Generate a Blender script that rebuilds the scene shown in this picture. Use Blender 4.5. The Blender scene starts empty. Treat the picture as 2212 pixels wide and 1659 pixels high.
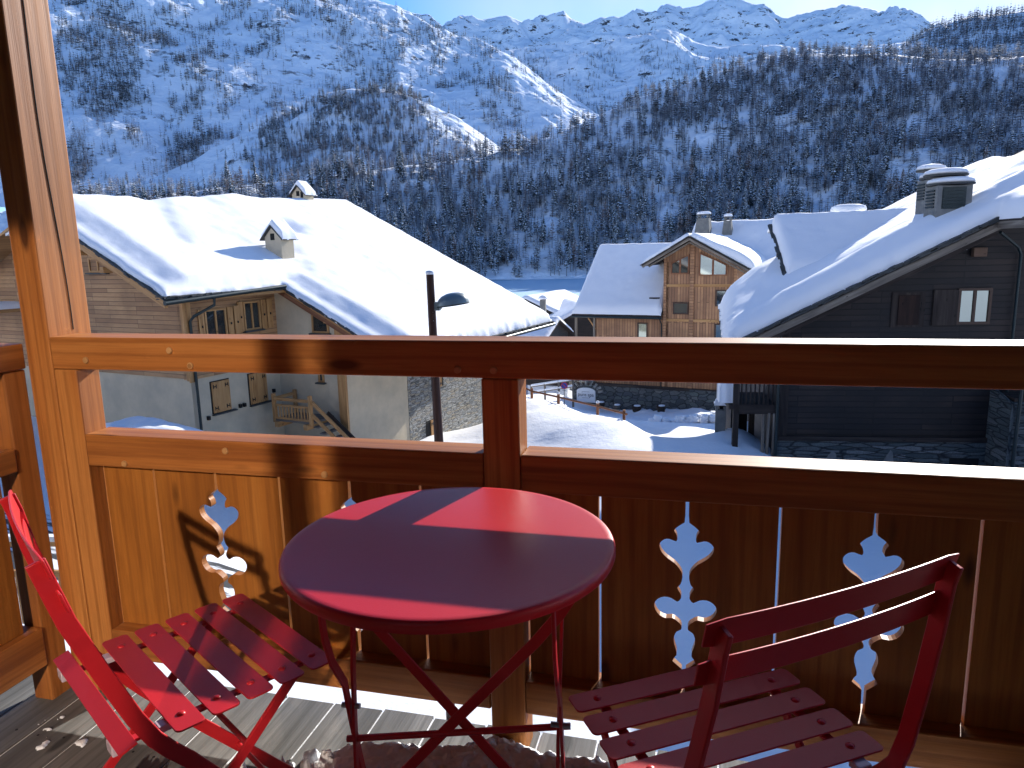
import bpy, math, random
import numpy as np
random.seed(7); RNG = np.random.default_rng(11)
S = bpy.context.scene
COL = S.collection
# ------------------------------------------------------------------ camera
FPX, CX, CY = 1568.99, 1106.0, 829.5          # focal length and centre measured on a 2212 x 1659 picture
YAW, PITCH, ROLL, EYE = -0.25232, 0.184651, -0.0235545, 1.2314
def _axes():
    fw = np.array([math.sin(YAW)*math.cos(PITCH), math.cos(YAW)*math.cos(PITCH), -math.sin(PITCH)])
    rt = np.array([math.cos(YAW), -math.sin(YAW), 0.0]); up = np.cross(rt, fw)
    return (math.cos(ROLL)*rt + math.sin(ROLL)*up, -math.sin(ROLL)*rt + math.cos(ROLL)*up, fw)
RT, UP, FW = _axes()
cam = bpy.data.cameras.new('camera'); camo = bpy.data.objects.new('camera', cam); COL.objects.link(camo)
from mathutils import Matrix, Vector
camo.matrix_world = Matrix([[RT[0], UP[0], -FW[0], 0], [RT[1], UP[1], -FW[1], 0], [RT[2], UP[2], -FW[2], EYE], [0, 0, 0, 1]])
cam.sensor_width = 36; cam.lens = 36*FPX/2212; cam.clip_start = 0.05; cam.clip_end = 20000
S.camera = camo
# ------------------------------------------------------------------ sky and sun
SUN_DIR = np.array([0.305, 1.0, 0.445]); SUN_DIR /= np.linalg.norm(SUN_DIR)
SUN_EL = math.asin(SUN_DIR[2]); SUN_AZ = math.atan2(SUN_DIR[0], SUN_DIR[1])
w = bpy.data.worlds.new('World'); S.world = w; w.use_nodes = True
wn = w.node_tree; bg = wn.nodes['Background']
sky = wn.nodes.new('ShaderNodeTexSky'); sky.sky_type = 'NISHITA'; sky.sun_disc = False
sky.sun_elevation = SUN_EL; sky.sun_rotation = SUN_AZ
sky.altitude = 2000; sky.air_density = 1.0; sky.dust_density = 0.1; sky.ozone_density = 7.5
bg.inputs[1].default_value = 0.14
tc = wn.nodes.new('ShaderNodeTexCoord'); dp = wn.nodes.new('ShaderNodeVectorMath'); dp.operation = 'DOT_PRODUCT'
wn.links.new(tc.outputs['Generated'], dp.inputs[0]); dp.inputs[1].default_value = tuple(SUN_DIR)
cr = wn.nodes.new('ShaderNodeValToRGB'); cr.color_ramp.elements[0].position = .80; cr.color_ramp.elements[0].color = (0, 0, 0, 1); cr.color_ramp.elements[1].position = .97; cr.color_ramp.elements[1].color = (.85, .85, .85, 1)
wn.links.new(dp.outputs['Value'], cr.inputs[0])
cn = wn.nodes.new('ShaderNodeTexNoise'); cn.inputs['Scale'].default_value = 3.0; cn.inputs['Detail'].default_value = 5; wn.links.new(tc.outputs['Generated'], cn.inputs['Vector'])
c2 = wn.nodes.new('ShaderNodeValToRGB'); c2.color_ramp.elements[0].position = .30; c2.color_ramp.elements[0].color = (.25, .25, .25, 1); c2.color_ramp.elements[1].position = .62; wn.links.new(cn.outputs['Fac'], c2.inputs[0])
mu_ = wn.nodes.new('ShaderNodeMath'); mu_.operation = 'MULTIPLY'; wn.links.new(cr.outputs[0], mu_.inputs[0]); wn.links.new(c2.outputs[0], mu_.inputs[1])
mx = wn.nodes.new('ShaderNodeMix'); mx.data_type = 'RGBA'; wn.links.new(mu_.outputs[0], mx.inputs[0]); wn.links.new(sky.outputs[0], mx.inputs[6]); mx.inputs[7].default_value = (4.6, 4.8, 5.1, 1)
wn.links.new(mx.outputs[2], bg.inputs[0])
sl = bpy.data.lights.new('sun', 'SUN'); so = bpy.data.objects.new('sun', sl); COL.objects.link(so)
sl.energy = 4.8; sl.angle = math.radians(0.5); sl.color = (1.0, 0.95, 0.88)
so.rotation_euler = Vector(-SUN_DIR).to_track_quat('-Z', 'Y').to_euler(); so.location = (5, 10, 12)
S.view_settings.view_transform = 'Standard'; S.view_settings.look = 'None'
S.view_settings.exposure = 0.80; S.view_settings.gamma = 1.0
S.render.engine = 'CYCLES'
S.cycles.use_denoising = True; S.cycles.max_bounces = 6; S.cycles.diffuse_bounces = 3; S.cycles.glossy_bounces = 3
S.cycles.sample_clamp_indirect = 0; S.cycles.use_guiding = True; S.cycles.use_surface_guiding = True; S.cycles.use_volume_guiding = False; S.cycles.guiding_training_samples = 64; S.cycles.use_adaptive_sampling = True; S.cycles.adaptive_threshold = 0.02
S.cycles.caustics_reflective = True; S.cycles.blur_glossy = 0.0
# ------------------------------------------------------------------ geometry of rays (used to read positions)
EYEP = np.array([0, 0, EYE])
def ray(x, y): return FW + (x-CX)/FPX*RT - (y-CY)/FPX*UP
def at(x, y, r):
    d = ray(x, y); return EYEP + d*r/math.hypot(d[0], d[1])
def onpl(x, y, P, n):
    d = ray(x, y); return EYEP + d*(np.dot(P-EYEP, n)/np.dot(d, n))
def az(a): a = math.radians(a); return np.array([math.sin(a), math.cos(a), 0.0])
ZA = np.array([0, 0, 1.0])
# ------------------------------------------------------------------ noise
def _hash(ix, iy, s):
    s = int(s*7)
    h = (ix*374761393 + iy*668265263 + s*1442695041) & 0xffffffff
    h = ((h ^ (h >> 13))*1274126177) & 0xffffffff
    return ((h ^ (h >> 16)) & 0xffff)/65535.0
def vnoise(x, y, s=0):
    x = np.asarray(x, float); y = np.asarray(y, float)
    ix = np.floor(x).astype(np.int64); iy = np.floor(y).astype(np.int64); fx = x-ix; fy = y-iy
    fx = fx*fx*(3-2*fx); fy = fy*fy*(3-2*fy)
    a = _hash(ix, iy, s); b = _hash(ix+1, iy, s); c = _hash(ix, iy+1, s); d = _hash(ix+1, iy+1, s)
    return (a*(1-fx)+b*fx)*(1-fy)+(c*(1-fx)+d*fx)*fy
def fbm(x, y, o=4, s=0, g=0.5):
    v = 0; a = 1; t = 0
    for k in range(o): v = v + a*(vnoise(x*2**k+17*k, y*2**k-9*k, s+k)-0.5); t += a; a *= g
    return v/t*2
def ridged(x, y, o=4, s=0):
    v = 0; a = 1; t = 0
    for k in range(o): v = v + a*(1-abs(2*vnoise(x*2**k+5*k, y*2**k+3*k, s+k)-1)); t += a; a *= .5
    return v/t
# ------------------------------------------------------------------ materials
MATS = {}
class NT:
    def __init__(s, name):
        s.m = bpy.data.materials.new(name); s.m.use_nodes = True; s.t = s.m.node_tree
        s.b = s.t.nodes['Principled BSDF']; MATS[name] = s.m
    def n(s, typ, **k):
        q = s.t.nodes.new(typ)
        for a, v in k.items():
            if a.startswith('i_'): q.inputs[a[2:]].default_value = v
            else: setattr(q, a, v)
        return q
    def l(s, a, b): s.t.links.new(a, b)
    def uv(s, sx=1, sy=1, rot=0, loc=None):
        c = s.n('ShaderNodeTexCoord'); mp = s.n('ShaderNodeMapping')
        mp.inputs['Scale'].default_value = (sx, sy, 1); mp.inputs['Rotation'].default_value = (0, 0, rot)
        s.l(c.outputs['UV'], mp.inputs['Vector']); return mp.outputs[0]
    def obj(s, sc=1):
        c = s.n('ShaderNodeTexCoord'); mp = s.n('ShaderNodeMapping'); mp.inputs['Scale'].default_value = (sc,)*3 if np.isscalar(sc) else sc
        s.l(c.outputs['Object'], mp.inputs['Vector']); return mp.outputs[0]
    def noise(s, vec, scale=5, detail=4, rough=.55, dist=0):
        q = s.n('ShaderNodeTexNoise'); q.inputs['Scale'].default_value = scale; q.inputs['Detail'].default_value = detail
        q.inputs['Roughness'].default_value = rough; q.inputs['Distortion'].default_value = dist
        s.l(vec, q.inputs['Vector']); return q.outputs['Fac']
    def ramp(s, fac, stops):
        q = s.n('ShaderNodeValToRGB'); e = q.color_ramp.elements
        while len(e) < len(stops): e.new(0.5)
        for i, (p, c) in enumerate(stops): e[i].position = p; e[i].color = (*c, 1) if not np.isscalar(c) else (c, c, c, 1)
        s.l(fac, q.inputs[0]); return q.outputs[0]
    def mix(s, fac, a, b, mode='MIX'):
        q = s.n('ShaderNodeMix'); q.data_type = 'RGBA'; q.blend_type = mode
        for v, k in ((fac, 0), (a, 6), (b, 7)):
            if hasattr(v, 'links') or hasattr(v, 'is_linked'): s.l(v, q.inputs[k])
            else: q.inputs[k].default_value = (*v, 1) if isinstance(v, (tuple, list)) and len(v) == 3 else v
        return q.outputs[2]
    def math(s, op, a, b=0.0):
        q = s.n('ShaderNodeMath'); q.operation = op
        for v, k in ((a, 0), (b, 1)):
            if hasattr(v, 'is_linked'): s.l(v, q.inputs[k])
            else: q.inputs[k].default_value = v
        return q.outputs[0]
    def bump(s, h, strength=.3, dist=.01):
        q = s.n('ShaderNodeBump'); q.inputs['Strength'].default_value = strength; q.inputs['Distance'].default_value = dist
        s.l(h, q.inputs['Height']); s.l(q.outputs[0], s.b.inputs['Normal']); return q
    def col(s, c):
        if hasattr(c, 'is_linked'): s.l(c, s.b.inputs['Base Color'])
        else: s.b.inputs['Base Color'].default_value = (*c, 1)
    def rnd(s):
        return s.n('ShaderNodeObjectInfo').outputs['Random']
def wood(name, dark, mid, light, rough=.5, knots=True, grain=1.0, var=.25, coat=0, bump=.25):
    m = NT(name)
    r = m.rnd(); of = m.n('ShaderNodeCombineXYZ'); m.l(m.math('MULTIPLY', r, 37.0), of.inputs[0]); m.l(m.math('MULTIPLY', r, 91.0), of.inputs[1])
    ad = m.n('ShaderNodeVectorMath'); m.l(m.uv(), ad.inputs[0]); m.l(of.outputs[0], ad.inputs[1])
    def sc(a, b):
        q = m.n('ShaderNodeMapping'); q.inputs['Scale'].default_value = (a, b, 1); m.l(ad.outputs[0], q.inputs['Vector']); return q.outputs[0]
    fine = m.noise(sc(6, 190*grain), 1, 3, .6)
    band = m.noise(sc(.6, 7*grain), 1, 4, .55, .8)
    wv = m.n('ShaderNodeTexWave'); wv.wave_type = 'BANDS'; wv.bands_direction = 'Y'
    wv.inputs['Scale'].default_value = 1; wv.inputs['Distortion'].default_value = 5.5; wv.inputs['Detail'].default_value = 2; wv.inputs['Detail Scale'].default_value = .7
    m.l(sc(.55, 9*grain), wv.inputs['Vector'])
    ring = wv.outputs['Fac']
    c = m.ramp(band, [(.3, dark), (.5, mid), (.72, light)])
    c = m.mix(m.ramp(ring, [(.0, .42), (.30, .0)]), c, dark)
    c = m.mix(m.ramp(fine, [(.38, .20), (.55, .0)]), c, tuple(v*.6 for v in dark))
    h = m.math('ADD', m.math('MULTIPLY', ring, .6), fine)
    if knots:
        vo = m.n('ShaderNodeTexVoronoi'); vo.inputs['Scale'].default_value = 1; vo.inputs['Randomness'].default_value = 1
        m.l(sc(2.2, 7), vo.inputs['Vector'])
        k = m.ramp(vo.outputs['Distance'], [(.0, 1.0), (.07, 1.0), (.13, .0)])
        c = m.mix(k, c, tuple(v*.45 for v in dark))
    big = m.noise(sc(.8, 1.6), 1, 3, .6)
    c = m.mix(m.math('MULTIPLY', m.ramp(big, [(.35, .0), (.7, 1.0)]), var), c, tuple(v*.5 for v in mid))
    m.col(c); m.b.inputs['Roughness'].default_value = rough; m.b.inputs['Specular IOR Level'].default_value = .3
    if coat: m.b.inputs['Coat Weight'].default_value = coat; m.b.inputs['Coat Roughness'].default_value = .25
    m.bump(h, bump, .002); return m.m
M = {}
M['rail'] = wood('orange_stained_pine', (.20, .062, .014), (.41, .148, .034), (.54, .23, .062), .5)
M['rail2'] = wood('orange_stained_plank', (.19, .062, .012), (.36, .13, .022), (.46, .19, .038), .5, grain=.7)
M['deck'] = wood('weathered_deck_board', (.075, .072, .066), (.17, .165, .155), (.31, .30, .28), .75, var=.5, bump=.5)
M['timber'] = wood('honey_timber', (.30, .145, .05), (.50, .27, .105), (.64, .37, .16), .6)
M['timber_dark'] = wood('old_dark_timber', (.018, .013, .012), (.04, .03, .026), (.08, .062, .05), .8)
M['timber_grey'] = wood('silvered_timber', (.10, .085, .07), (.20, .17, .14), (.32, .28, .23), .8)
M['rust_rail'] = wood('red_brown_timber', (.13, .05, .025), (.24, .10, .05), (.33, .15, .08), .7)
def boards(name, c1, c2, mort, bw, bh, vert=False, rough=.7, msize=.008, var=.5):
    m = NT(name)
    v = m.uv(1, 1, math.pi/2 if vert else 0)
    b = m.n('ShaderNodeTexBrick'); m.l(v, b.inputs['Vector']); b.offset = .37; b.offset_frequency = 3; b.squash = 1
    b.inputs['Scale'].default_value = 1; b.inputs['Brick Width'].default_value = bw; b.inputs['Row Height'].default_value = bh
    b.inputs['Mortar Size'].default_value = msize; b.inputs['Mortar Smooth'].default_value = .2; b.inputs['Bias'].default_value = 0
    b.inputs['Color1'].default_value = (*c1, 1); b.inputs['Color2'].default_value = (*c2, 1); b.inputs['Mortar'].default_value = (*mort, 1)
    g = m.noise(m.uv(4, 60, 0) if not vert else m.uv(60, 4, 0), 1, 3, .6)
    bigv = m.noise(m.uv(.6, .8), 1, 4, .6)
    c = m.mix(m.ramp(g, [(.35, .45), (.6, .0)]), b.outputs['Color'], tuple(x*.55 for x in c1))
    c = m.mix(m.math('MULTIPLY', m.ramp(bigv, [(.4, .0), (.65, 1.0)]), var), c, tuple(x*.5 for x in c2))
    m.col(c); m.b.inputs['Roughness'].default_value = rough
    m.bump(m.math('ADD', m.math('MULTIPLY', b.outputs['Fac'], -1.0), m.math('MULTIPLY', g, .3)), .8, .012); return m.m
M['siding'] = boards('larch_siding', (.58, .33, .15), (.33, .165, .075), (.09, .05, .03), 2.3, .155)
M['siding_grey'] = boards('larch_boards_upright', (.55, .29, .14), (.30, .145, .075), (.07, .035, .02), 3.1, .16, True, msize=.012)
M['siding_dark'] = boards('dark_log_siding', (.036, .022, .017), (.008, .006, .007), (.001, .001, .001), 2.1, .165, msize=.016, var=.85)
def stone(name, cols, mort, sx, sy, dist=.2, bumpd=.03):
    m = NT(name)
    nz = m.n('ShaderNodeTexNoise'); nz.inputs['Scale'].default_value = 1.6; m.l(m.uv(), nz.inputs['Vector'])
    mixv = m.n('ShaderNodeVectorMath'); mixv.operation = 'SCALE'; m.l(nz.outputs['Color'], mixv.inputs[0]); mixv.inputs['Scale'].default_value = dist
    ad = m.n('ShaderNodeVectorMath'); m.l(m.uv(), ad.inputs[0]); m.l(mixv.outputs[0], ad.inputs[1])
    mp = m.n('ShaderNodeMapping'); mp.inputs['Scale'].default_value = (sx, sy, 1); m.l(ad.outputs[0], mp.inputs[0])
    v1 = m.n('ShaderNodeTexVoronoi'); v1.distance = 'CHEBYCHEV'; v1.inputs['Scale'].default_value = 1; v1.inputs['Randomness'].default_value = .75; m.l(mp.outputs[0], v1.inputs['Vector'])
    v2 = m.n('ShaderNodeTexVoronoi'); v2.feature = 'DISTANCE_TO_EDGE'; v2.inputs['Scale'].default_value = 1; v2.inputs['Randomness'].default_value = .75; m.l(mp.outputs[0], v2.inputs['Vector'])
    sep = m.n('ShaderNodeSeparateColor'); m.l(v1.outputs['Color'], sep.inputs[0])
    c = m.ramp(sep.outputs[0], [(i/(len(cols)-1), cc) for i, cc in enumerate(cols)])
    fine = m.noise(m.uv(), 22, 4, .6)
    c = m.mix(m.ramp(fine, [(.35, .5), (.6, .0)]), c, tuple(x*.5 for x in cols[0]))
    e = m.ramp(v2.outputs['Distance'], [(.0, .0), (.09, 1.0)])
    c = m.mix(e, mort, c)
    m.col(c); m.b.inputs['Roughness'].default_value = .85
    m.bump(m.math('ADD', e, m.math('MULTIPLY', fine, .4)), 1.0, bumpd); return m.m
M['stone'] = stone('split_stone_masonry', [(.16, .17, .17), (.30, .31, .30), (.42, .36, .26), (.36, .38, .38), (.48, .47, .42), (.24, .26, .27)], (.06, .058, .055), 2.7, 13.0, .10)
M['stone_dark'] = stone('dark_slate_masonry', [(.05, .06, .065), (.09, .10, .10), (.13, .15, .14), (.08, .09, .10), (.20, .20, .18)], (.015, .017, .02), 2.1, 4.0, .5)
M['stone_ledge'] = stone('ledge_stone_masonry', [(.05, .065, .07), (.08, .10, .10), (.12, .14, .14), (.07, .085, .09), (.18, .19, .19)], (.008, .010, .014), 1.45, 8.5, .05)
def plain(name, c, rough=.6, metal=0, nz=0, nsc=3, bumpd=0, c2=None, coat=0, spec=.5):
    m = NT(name)
    if nz:
        f = m.noise(m.obj(), nsc, 6, .6)
        m.col(m.mix(m.math('MULTIPLY', m.ramp(f, [(.35, .0), (.65, 1.0)]), nz), c, c2 or tuple(x*.5 for x in c)))
        if bumpd: m.bump(m.noise(m.obj(), nsc*8, 5, .65), .5, bumpd)
    else: m.col(c)
    m.b.inputs['Roughness'].default_value = rough; m.b.inputs['Metallic'].default_value = metal
    m.b.inputs['Specular IOR Level'].default_value = spec
    if coat: m.b.inputs['Coat Weight'].default_value = coat; m.b.inputs['Coat Roughness'].default_value = .12
    return m.m
M['plaster'] = plain('lime_plaster', (.60, .50, .35), .9, 0, .65, 1.1, .01, (.40, .35, .26))
M['slate'] = plain('roof_slate', (.055, .06, .06), .7, 0, .6, 6, .01)
M['gutter'] = plain('dark_green_metal', (.012, .025, .028), .4, .3)
M['iron'] = plain('black_iron', (.012, .012, .014), .5, .4)
M['red'] = plain('red_powder_coat', (.52, .016, .022), .36, 0, .12, 40, .0004, (.44, .012, .016), spec=.4)
M['cap'] = plain('clear_plastic_cap', (.55, .45, .50), .25)
M['bolt'] = plain('steel_bolt', (.35, .35, .36), .3, 1)
M['pane'] = plain('window_glass', (.02, .028, .03), .04, 0, spec=.9)
M['mirror'] = plain('reflecting_window_glass', (.30, .34, .32), .05, 1)
M['frame_dark'] = plain('dark_window_frame', (.06, .03, .018), .6)
M['hole'] = plain('black_opening', (.01, .01, .01), .95)  # plain near-black for flues, cracks, nail holes, doors and window backs
M['concrete'] = plain('weathered_concrete', (.20, .20, .19), .9, 0, .7, 3, .01, (.10, .11, .11))
M['asphalt'] = plain('wet_asphalt', (.05, .052, .055), .55, 0, .7, .8, .01, (.10, .10, .105))
M['lamp'] = plain('grey_painted_metal', (.20, .24, .24), .35, .2)
M['sign_white'] = plain('white_sign_paint', (.72, .74, .76), .4)
M['sign_red'] = plain('sign_red_paint', (.55, .02, .04), .4)
M['sign_blue'] = plain('sign_blue_paint', (.02, .06, .35), .4)
M['sign_ink'] = plain('grey_lettering', (.06, .07, .08), .5)
def snow(name, c=(.86, .88, .91), b1=.02, s1=2.5, b2=.004, s2=60, grime=0):
    m = NT(name); m.b.inputs['Roughness'].default_value = .75; m.b.inputs['Specular IOR Level'].default_value = .2
    if grime: m.col(m.mix(m.math('MULTIPLY', m.ramp(m.noise(m.obj(), 1.2, 6, .7), [(.5, .0), (.75, 1.0)]), grime), c, (.5, .48, .46)))
    else: m.col(c)
    h = m.math('ADD', m.math('MULTIPLY', m.noise(m.obj(), s1, 5, .6), b1), m.math('MULTIPLY', m.noise(m.obj(), s2, 3, .6), b2))
    m.bump(h, 1.0, 1.0); return m.m
M['snow'] = snow('fresh_snow')
M['snow_roof'] = snow('roof_snow', b1=.012, s1=1.6, b2=.0015, s2=40)
M['snow_deck'] = snow('crusty_snow', b1=.004, s1=30, b2=.002, s2=180)
M['snow_ground'] = snow('trodden_snow', b1=.05, s1=.9, b2=.012, s2=7)
# ------------------------------------------------------------------ mesh builder
LOCAL = set()
def root_off(o):
    while o is not None and o.parent is not None: o = o.parent
    if o is None or o.name in LOCAL: return np.zeros(3)
    return np.array(o['_base'])
class MB:
    def __init__(s): s.v = []; s.f = []; s.uv = []; s.mi = []
    def add(s, vs, fs, uvs, mi=0):
        b = len(s.v); s.v += [tuple(map(float, p)) for p in vs]
        for f, u in zip(fs, uvs): s.f.append([b+i for i in f]); s.uv.append(u); s.mi.append(mi)
        return s
    def box(s, x0, x1, y0, y1, z0, z1, F=None, grain=None, mi=0):
        x0, x1 = min(x0, x1), max(x0, x1); y0, y1 = min(y0, y1), max(y0, y1); z0, z1 = min(z0, z1), max(z0, z1)
        if grain is None: grain = int(np.argmax([x1-x0, y1-y0, z1-z0]))
        L = [(x0, y0, z0), (x1, y0, z0), (x1, y1, z0), (x0, y1, z0), (x0, y0, z1), (x1, y0, z1), (x1, y1, z1), (x0, y1, z1)]
        fs = [((0, 3, 2, 1), 2), ((4, 5, 6, 7), 2), ((0, 1, 5, 4), 1), ((2, 3, 7, 6), 1), ((1, 2, 6, 5), 0), ((3, 0, 4, 7), 0)]
        ou, ov = random.random()*20, random.random()*20; uvs = []
        for k, (f, n) in enumerate(fs):
            ax = [a for a in (0, 1, 2) if a != n]
            if grain in ax: ax.remove(grain); ax = [grain]+ax
            uvs.append([(L[i][ax[0]]+ou, L[i][ax[1]]+ov+k*3.3) for i in f])
        W = L if F is None else [F(*p) for p in L]
        return s.add(W, [f for f, _ in fs], uvs, mi)
    def prism(s, poly, y0, y1, F=None, mi=0, vgrain=False):
        """polygon in the (x, z) plane of the frame, extruded from y0 to y1"""
        n = len(poly); F = F or (lambda a, b, c: (a, b, c))
        ou, ov = random.random()*20, random.random()*20
        A = [F(p[0], y0, p[1]) for p in poly]; B = [F(p[0], y1, p[1]) for p in poly]
        sw = (lambda p: (p[1]+ou, p[0]+ov)) if vgrain else (lambda p: (p[0]+ou, p[1]+ov))
        fs = [list(range(n)), list(range(2*n-1, n-1, -1))]; uvs = [[sw(p) for p in poly], [sw(p) for p in poly][::-1]]
        L = 0
        for i in range(n):
            j = (i+1) % n; d = math.dist(poly[i], poly[j])
            fs.append([i, n+i, n+j, j]); uvs.append([(L, ov), (L, ov+y1-y0), (L+d, ov+y1-y0), (L+d, ov)]); L += d
        return s.add(A+B, fs, uvs, mi)
    def quad(s, P, uv=None, mi=0):
        return s.add(P, [list(range(len(P)))], [uv or [(0, 0)]*len(P)], mi)
    def tube(s, pts, r, n=10, cap=True, mi=0):
        pts = [np.array(p, float) for p in pts]; k = len(pts); rs = r if hasattr(r, '__len__') else [r]*k
        vs = []; u = None; Ls = 0; Lv = []
        for i, p in enumerate(pts):
            t = pts[min(i+1, k-1)]-pts[max(i-1, 0)]; t = t/(np.linalg.norm(t)+1e-12)
            if u is None: u = np.cross(t, ZA); u = np.cross(t, (1, 0, 0)) if np.linalg.norm(u) < 1e-3 else u
            u = u-t*np.dot(u, t); u = u/np.linalg.norm(u); q = np.cross(t, u)
            if i: Ls += np.linalg.norm(p-pts[i-1])
            Lv.append(Ls)
            for j in range(n):
                a = 2*math.pi*j/n; vs.append(p+rs[i]*(math.cos(a)*u+math.sin(a)*q))
        fs = []; uvs = []
        for i in range(k-1):
            for j in range(n):
                a, b = i*n+j, i*n+(j+1) % n; fs.append([a, b, b+n, a+n])
                cc = .1*j; uvs.append([(Lv[i], cc), (Lv[i], cc+.1), (Lv[i+1], cc+.1), (Lv[i+1], cc)])
        if cap:
            fs.append(list(range(n))[::-1]); uvs.append([(0, 0)]*n); fs.append([(k-1)*n+j for j in range(n)]); uvs.append([(0, 0)]*n)
        return s.add(vs, fs, uvs, mi)
    def bar(s, pts, side, w, t, mi=0):
        """flat bar along pts; 'side' is the direction of its width w, t its thickness"""
        pts = [np.array(p, float) for p in pts]; side = np.array(side, float); side /= np.linalg.norm(side); vs = []; k = len(pts)
        for i, p in enumerate(pts):
            d = pts[min(i+1, k-1)]-pts[max(i-1, 0)]; d /= np.linalg.norm(d)
            sd = side-d*np.dot(side, d); sd /= np.linalg.norm(sd); nn = np.cross(d, sd)
            for a, b in ((-1, -1), (1, -1), (1, 1), (-1, 1)): vs.append(p+sd*w/2*a+nn*t/2*b)
        fs = []; uvs = []
        for i in range(k-1):
            for j in range(4):
                a, b = i*4+j, i*4+(j+1) % 4; fs.append([a, b, b+4, a+4]); uvs.append([(i*.1, j*.1), (i*.1, j*.1+.1), (i*.1+.1, j*.1+.1), (i*.1+.1, j*.1)])
        fs += [[3, 2, 1, 0], [(k-1)*4+j for j in range(4)]]; uvs += [[(0, 0)]*4]*2
        return s.add(vs, fs, uvs, mi)
    def lathe(s, prof, c=(0, 0, 0), n=32, F=None, mi=0):
        vs = []; k = len(prof)
        for r, z in prof:
            for j in range(n):
                a = 2*math.pi*j/n; p = (c[0]+r*math.cos(a), c[1]+r*math.sin(a), c[2]+z); vs.append(F(*p) if F else p)
        fs = []; uvs = []
        for i in range(k-1):
            for j in range(n):
                a, b = i*n+j, i*n+(j+1) % n; fs.append([a, b, b+n, a+n]); uvs.append([(j*.05, i*.1), (j*.05+.05, i*.1), (j*.05+.05, i*.1+.1), (j*.05, i*.1+.1)])
        fs += [list(range(n))[::-1], [(k-1)*n+j for j in range(n)]]; uvs += [[(0, 0)]*n]*2
        return s.add(vs, fs, uvs, mi)
    def build(s, name, mats, parent=None, bevel=0, smooth=0, seg=2):
        me = bpy.data.meshes.new(name); off = root_off(parent) if parent is not None else np.zeros(3)
        V = [(a-off[0], b-off[1], c-off[2]) for a, b, c in s.v]
        me.from_pydata(V, [], s.f); ul = me.uv_layers.new(name='UVMap')
        flat = [c for u in s.uv for p in u for c in p]
        if len(flat) == 2*len(me.loops): ul.data.foreach_set('uv', flat)
        if not isinstance(mats, (list, tuple)): mats = [mats]
        for q in mats: me.materials.append(q)
        if len(mats) > 1: me.polygons.foreach_set('material_index', s.mi)
        if smooth: me.shade_smooth(); me.set_sharp_from_angle(angle=math.radians(smooth))
        me.update()
        o = bpy.data.objects.new(name, me); COL.objects.link(o)
        if parent is not None: o.parent = parent
        else: o['_base'] = (0.0, 0.0, 0.0)
        if bevel:
            b = o.modifiers.new('bevel', 'BEVEL'); b.width = bevel; b.segments = seg; b.limit_method = 'ANGLE'; b.harden_normals = False
        return o
def thing(name, loc, label, cat, group=None, rz=0, local=False):
    o = bpy.data.objects.new(name, None); COL.objects.link(o); o.location = tuple(map(float, loc)); o.rotation_euler = (0, 0, rz)
    o['_base'] = tuple(map(float, loc)); o.empty_display_size = .2
    if local: LOCAL.add(o.name)
    return tag(o, label, cat, group)
def tag(o, label, cat, group=None):
    o['label'] = label; o['category'] = cat
    if group: o['group'] = group
    return o
def struct(o, kind='structure'): o['kind'] = kind; return o
def dup(o, parent=None):
    c = o.copy(); COL.objects.link(c); c.parent = parent
    for ch in o.children: dup(ch, c)
    return c
def grid_mesh(name, P, mats, parent=None, smooth=True, UV=None, mask=None, extra=None):
    """P: (n, m, 3) array of points"""
    n, m, _ = P.shape; off = root_off(parent) if parent is not None else np.zeros(3)
    V = (P-off).reshape(-1, 3)
    I = np.arange(n*m).reshape(n, m); Q = np.stack([I[:-1, :-1], I[1:, :-1], I[1:, 1:], I[:-1, 1:]], -1)
    if mask is not None: Q = Q[mask]
    Q = Q.reshape(-1, 4)
    me = bpy.data.meshes.new(name); me.vertices.add(len(V)); me.vertices.foreach_set('co', V.ravel())
    me.loops.add(Q.size); me.loops.foreach_set('vertex_index', Q.ravel().astype(np.int32))
    me.polygons.add(len(Q)); me.polygons.foreach_set('loop_start', np.arange(0, Q.size, 4, dtype=np.int32))
    me.update(calc_edges=True)
    for q in (mats if isinstance(mats, (list, tuple)) else [mats]): me.materials.append(q)
    if smooth: me.shade_smooth()
    o = bpy.data.objects.new(name, me); COL.objects.link(o)
    if parent is not None: o.parent = parent
    else: o['_base'] = (0.0, 0.0, 0.0)
    return o
def frame(O, ex, ey, k=1.0):
    O = np.array([O[0]*k, O[1]*k, EYE*(1-k)])        # k: metres per unit of the house plan
    return lambda a, b, c: O+k*(a*ex+b*ey+np.array([0, 0, c]))
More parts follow.
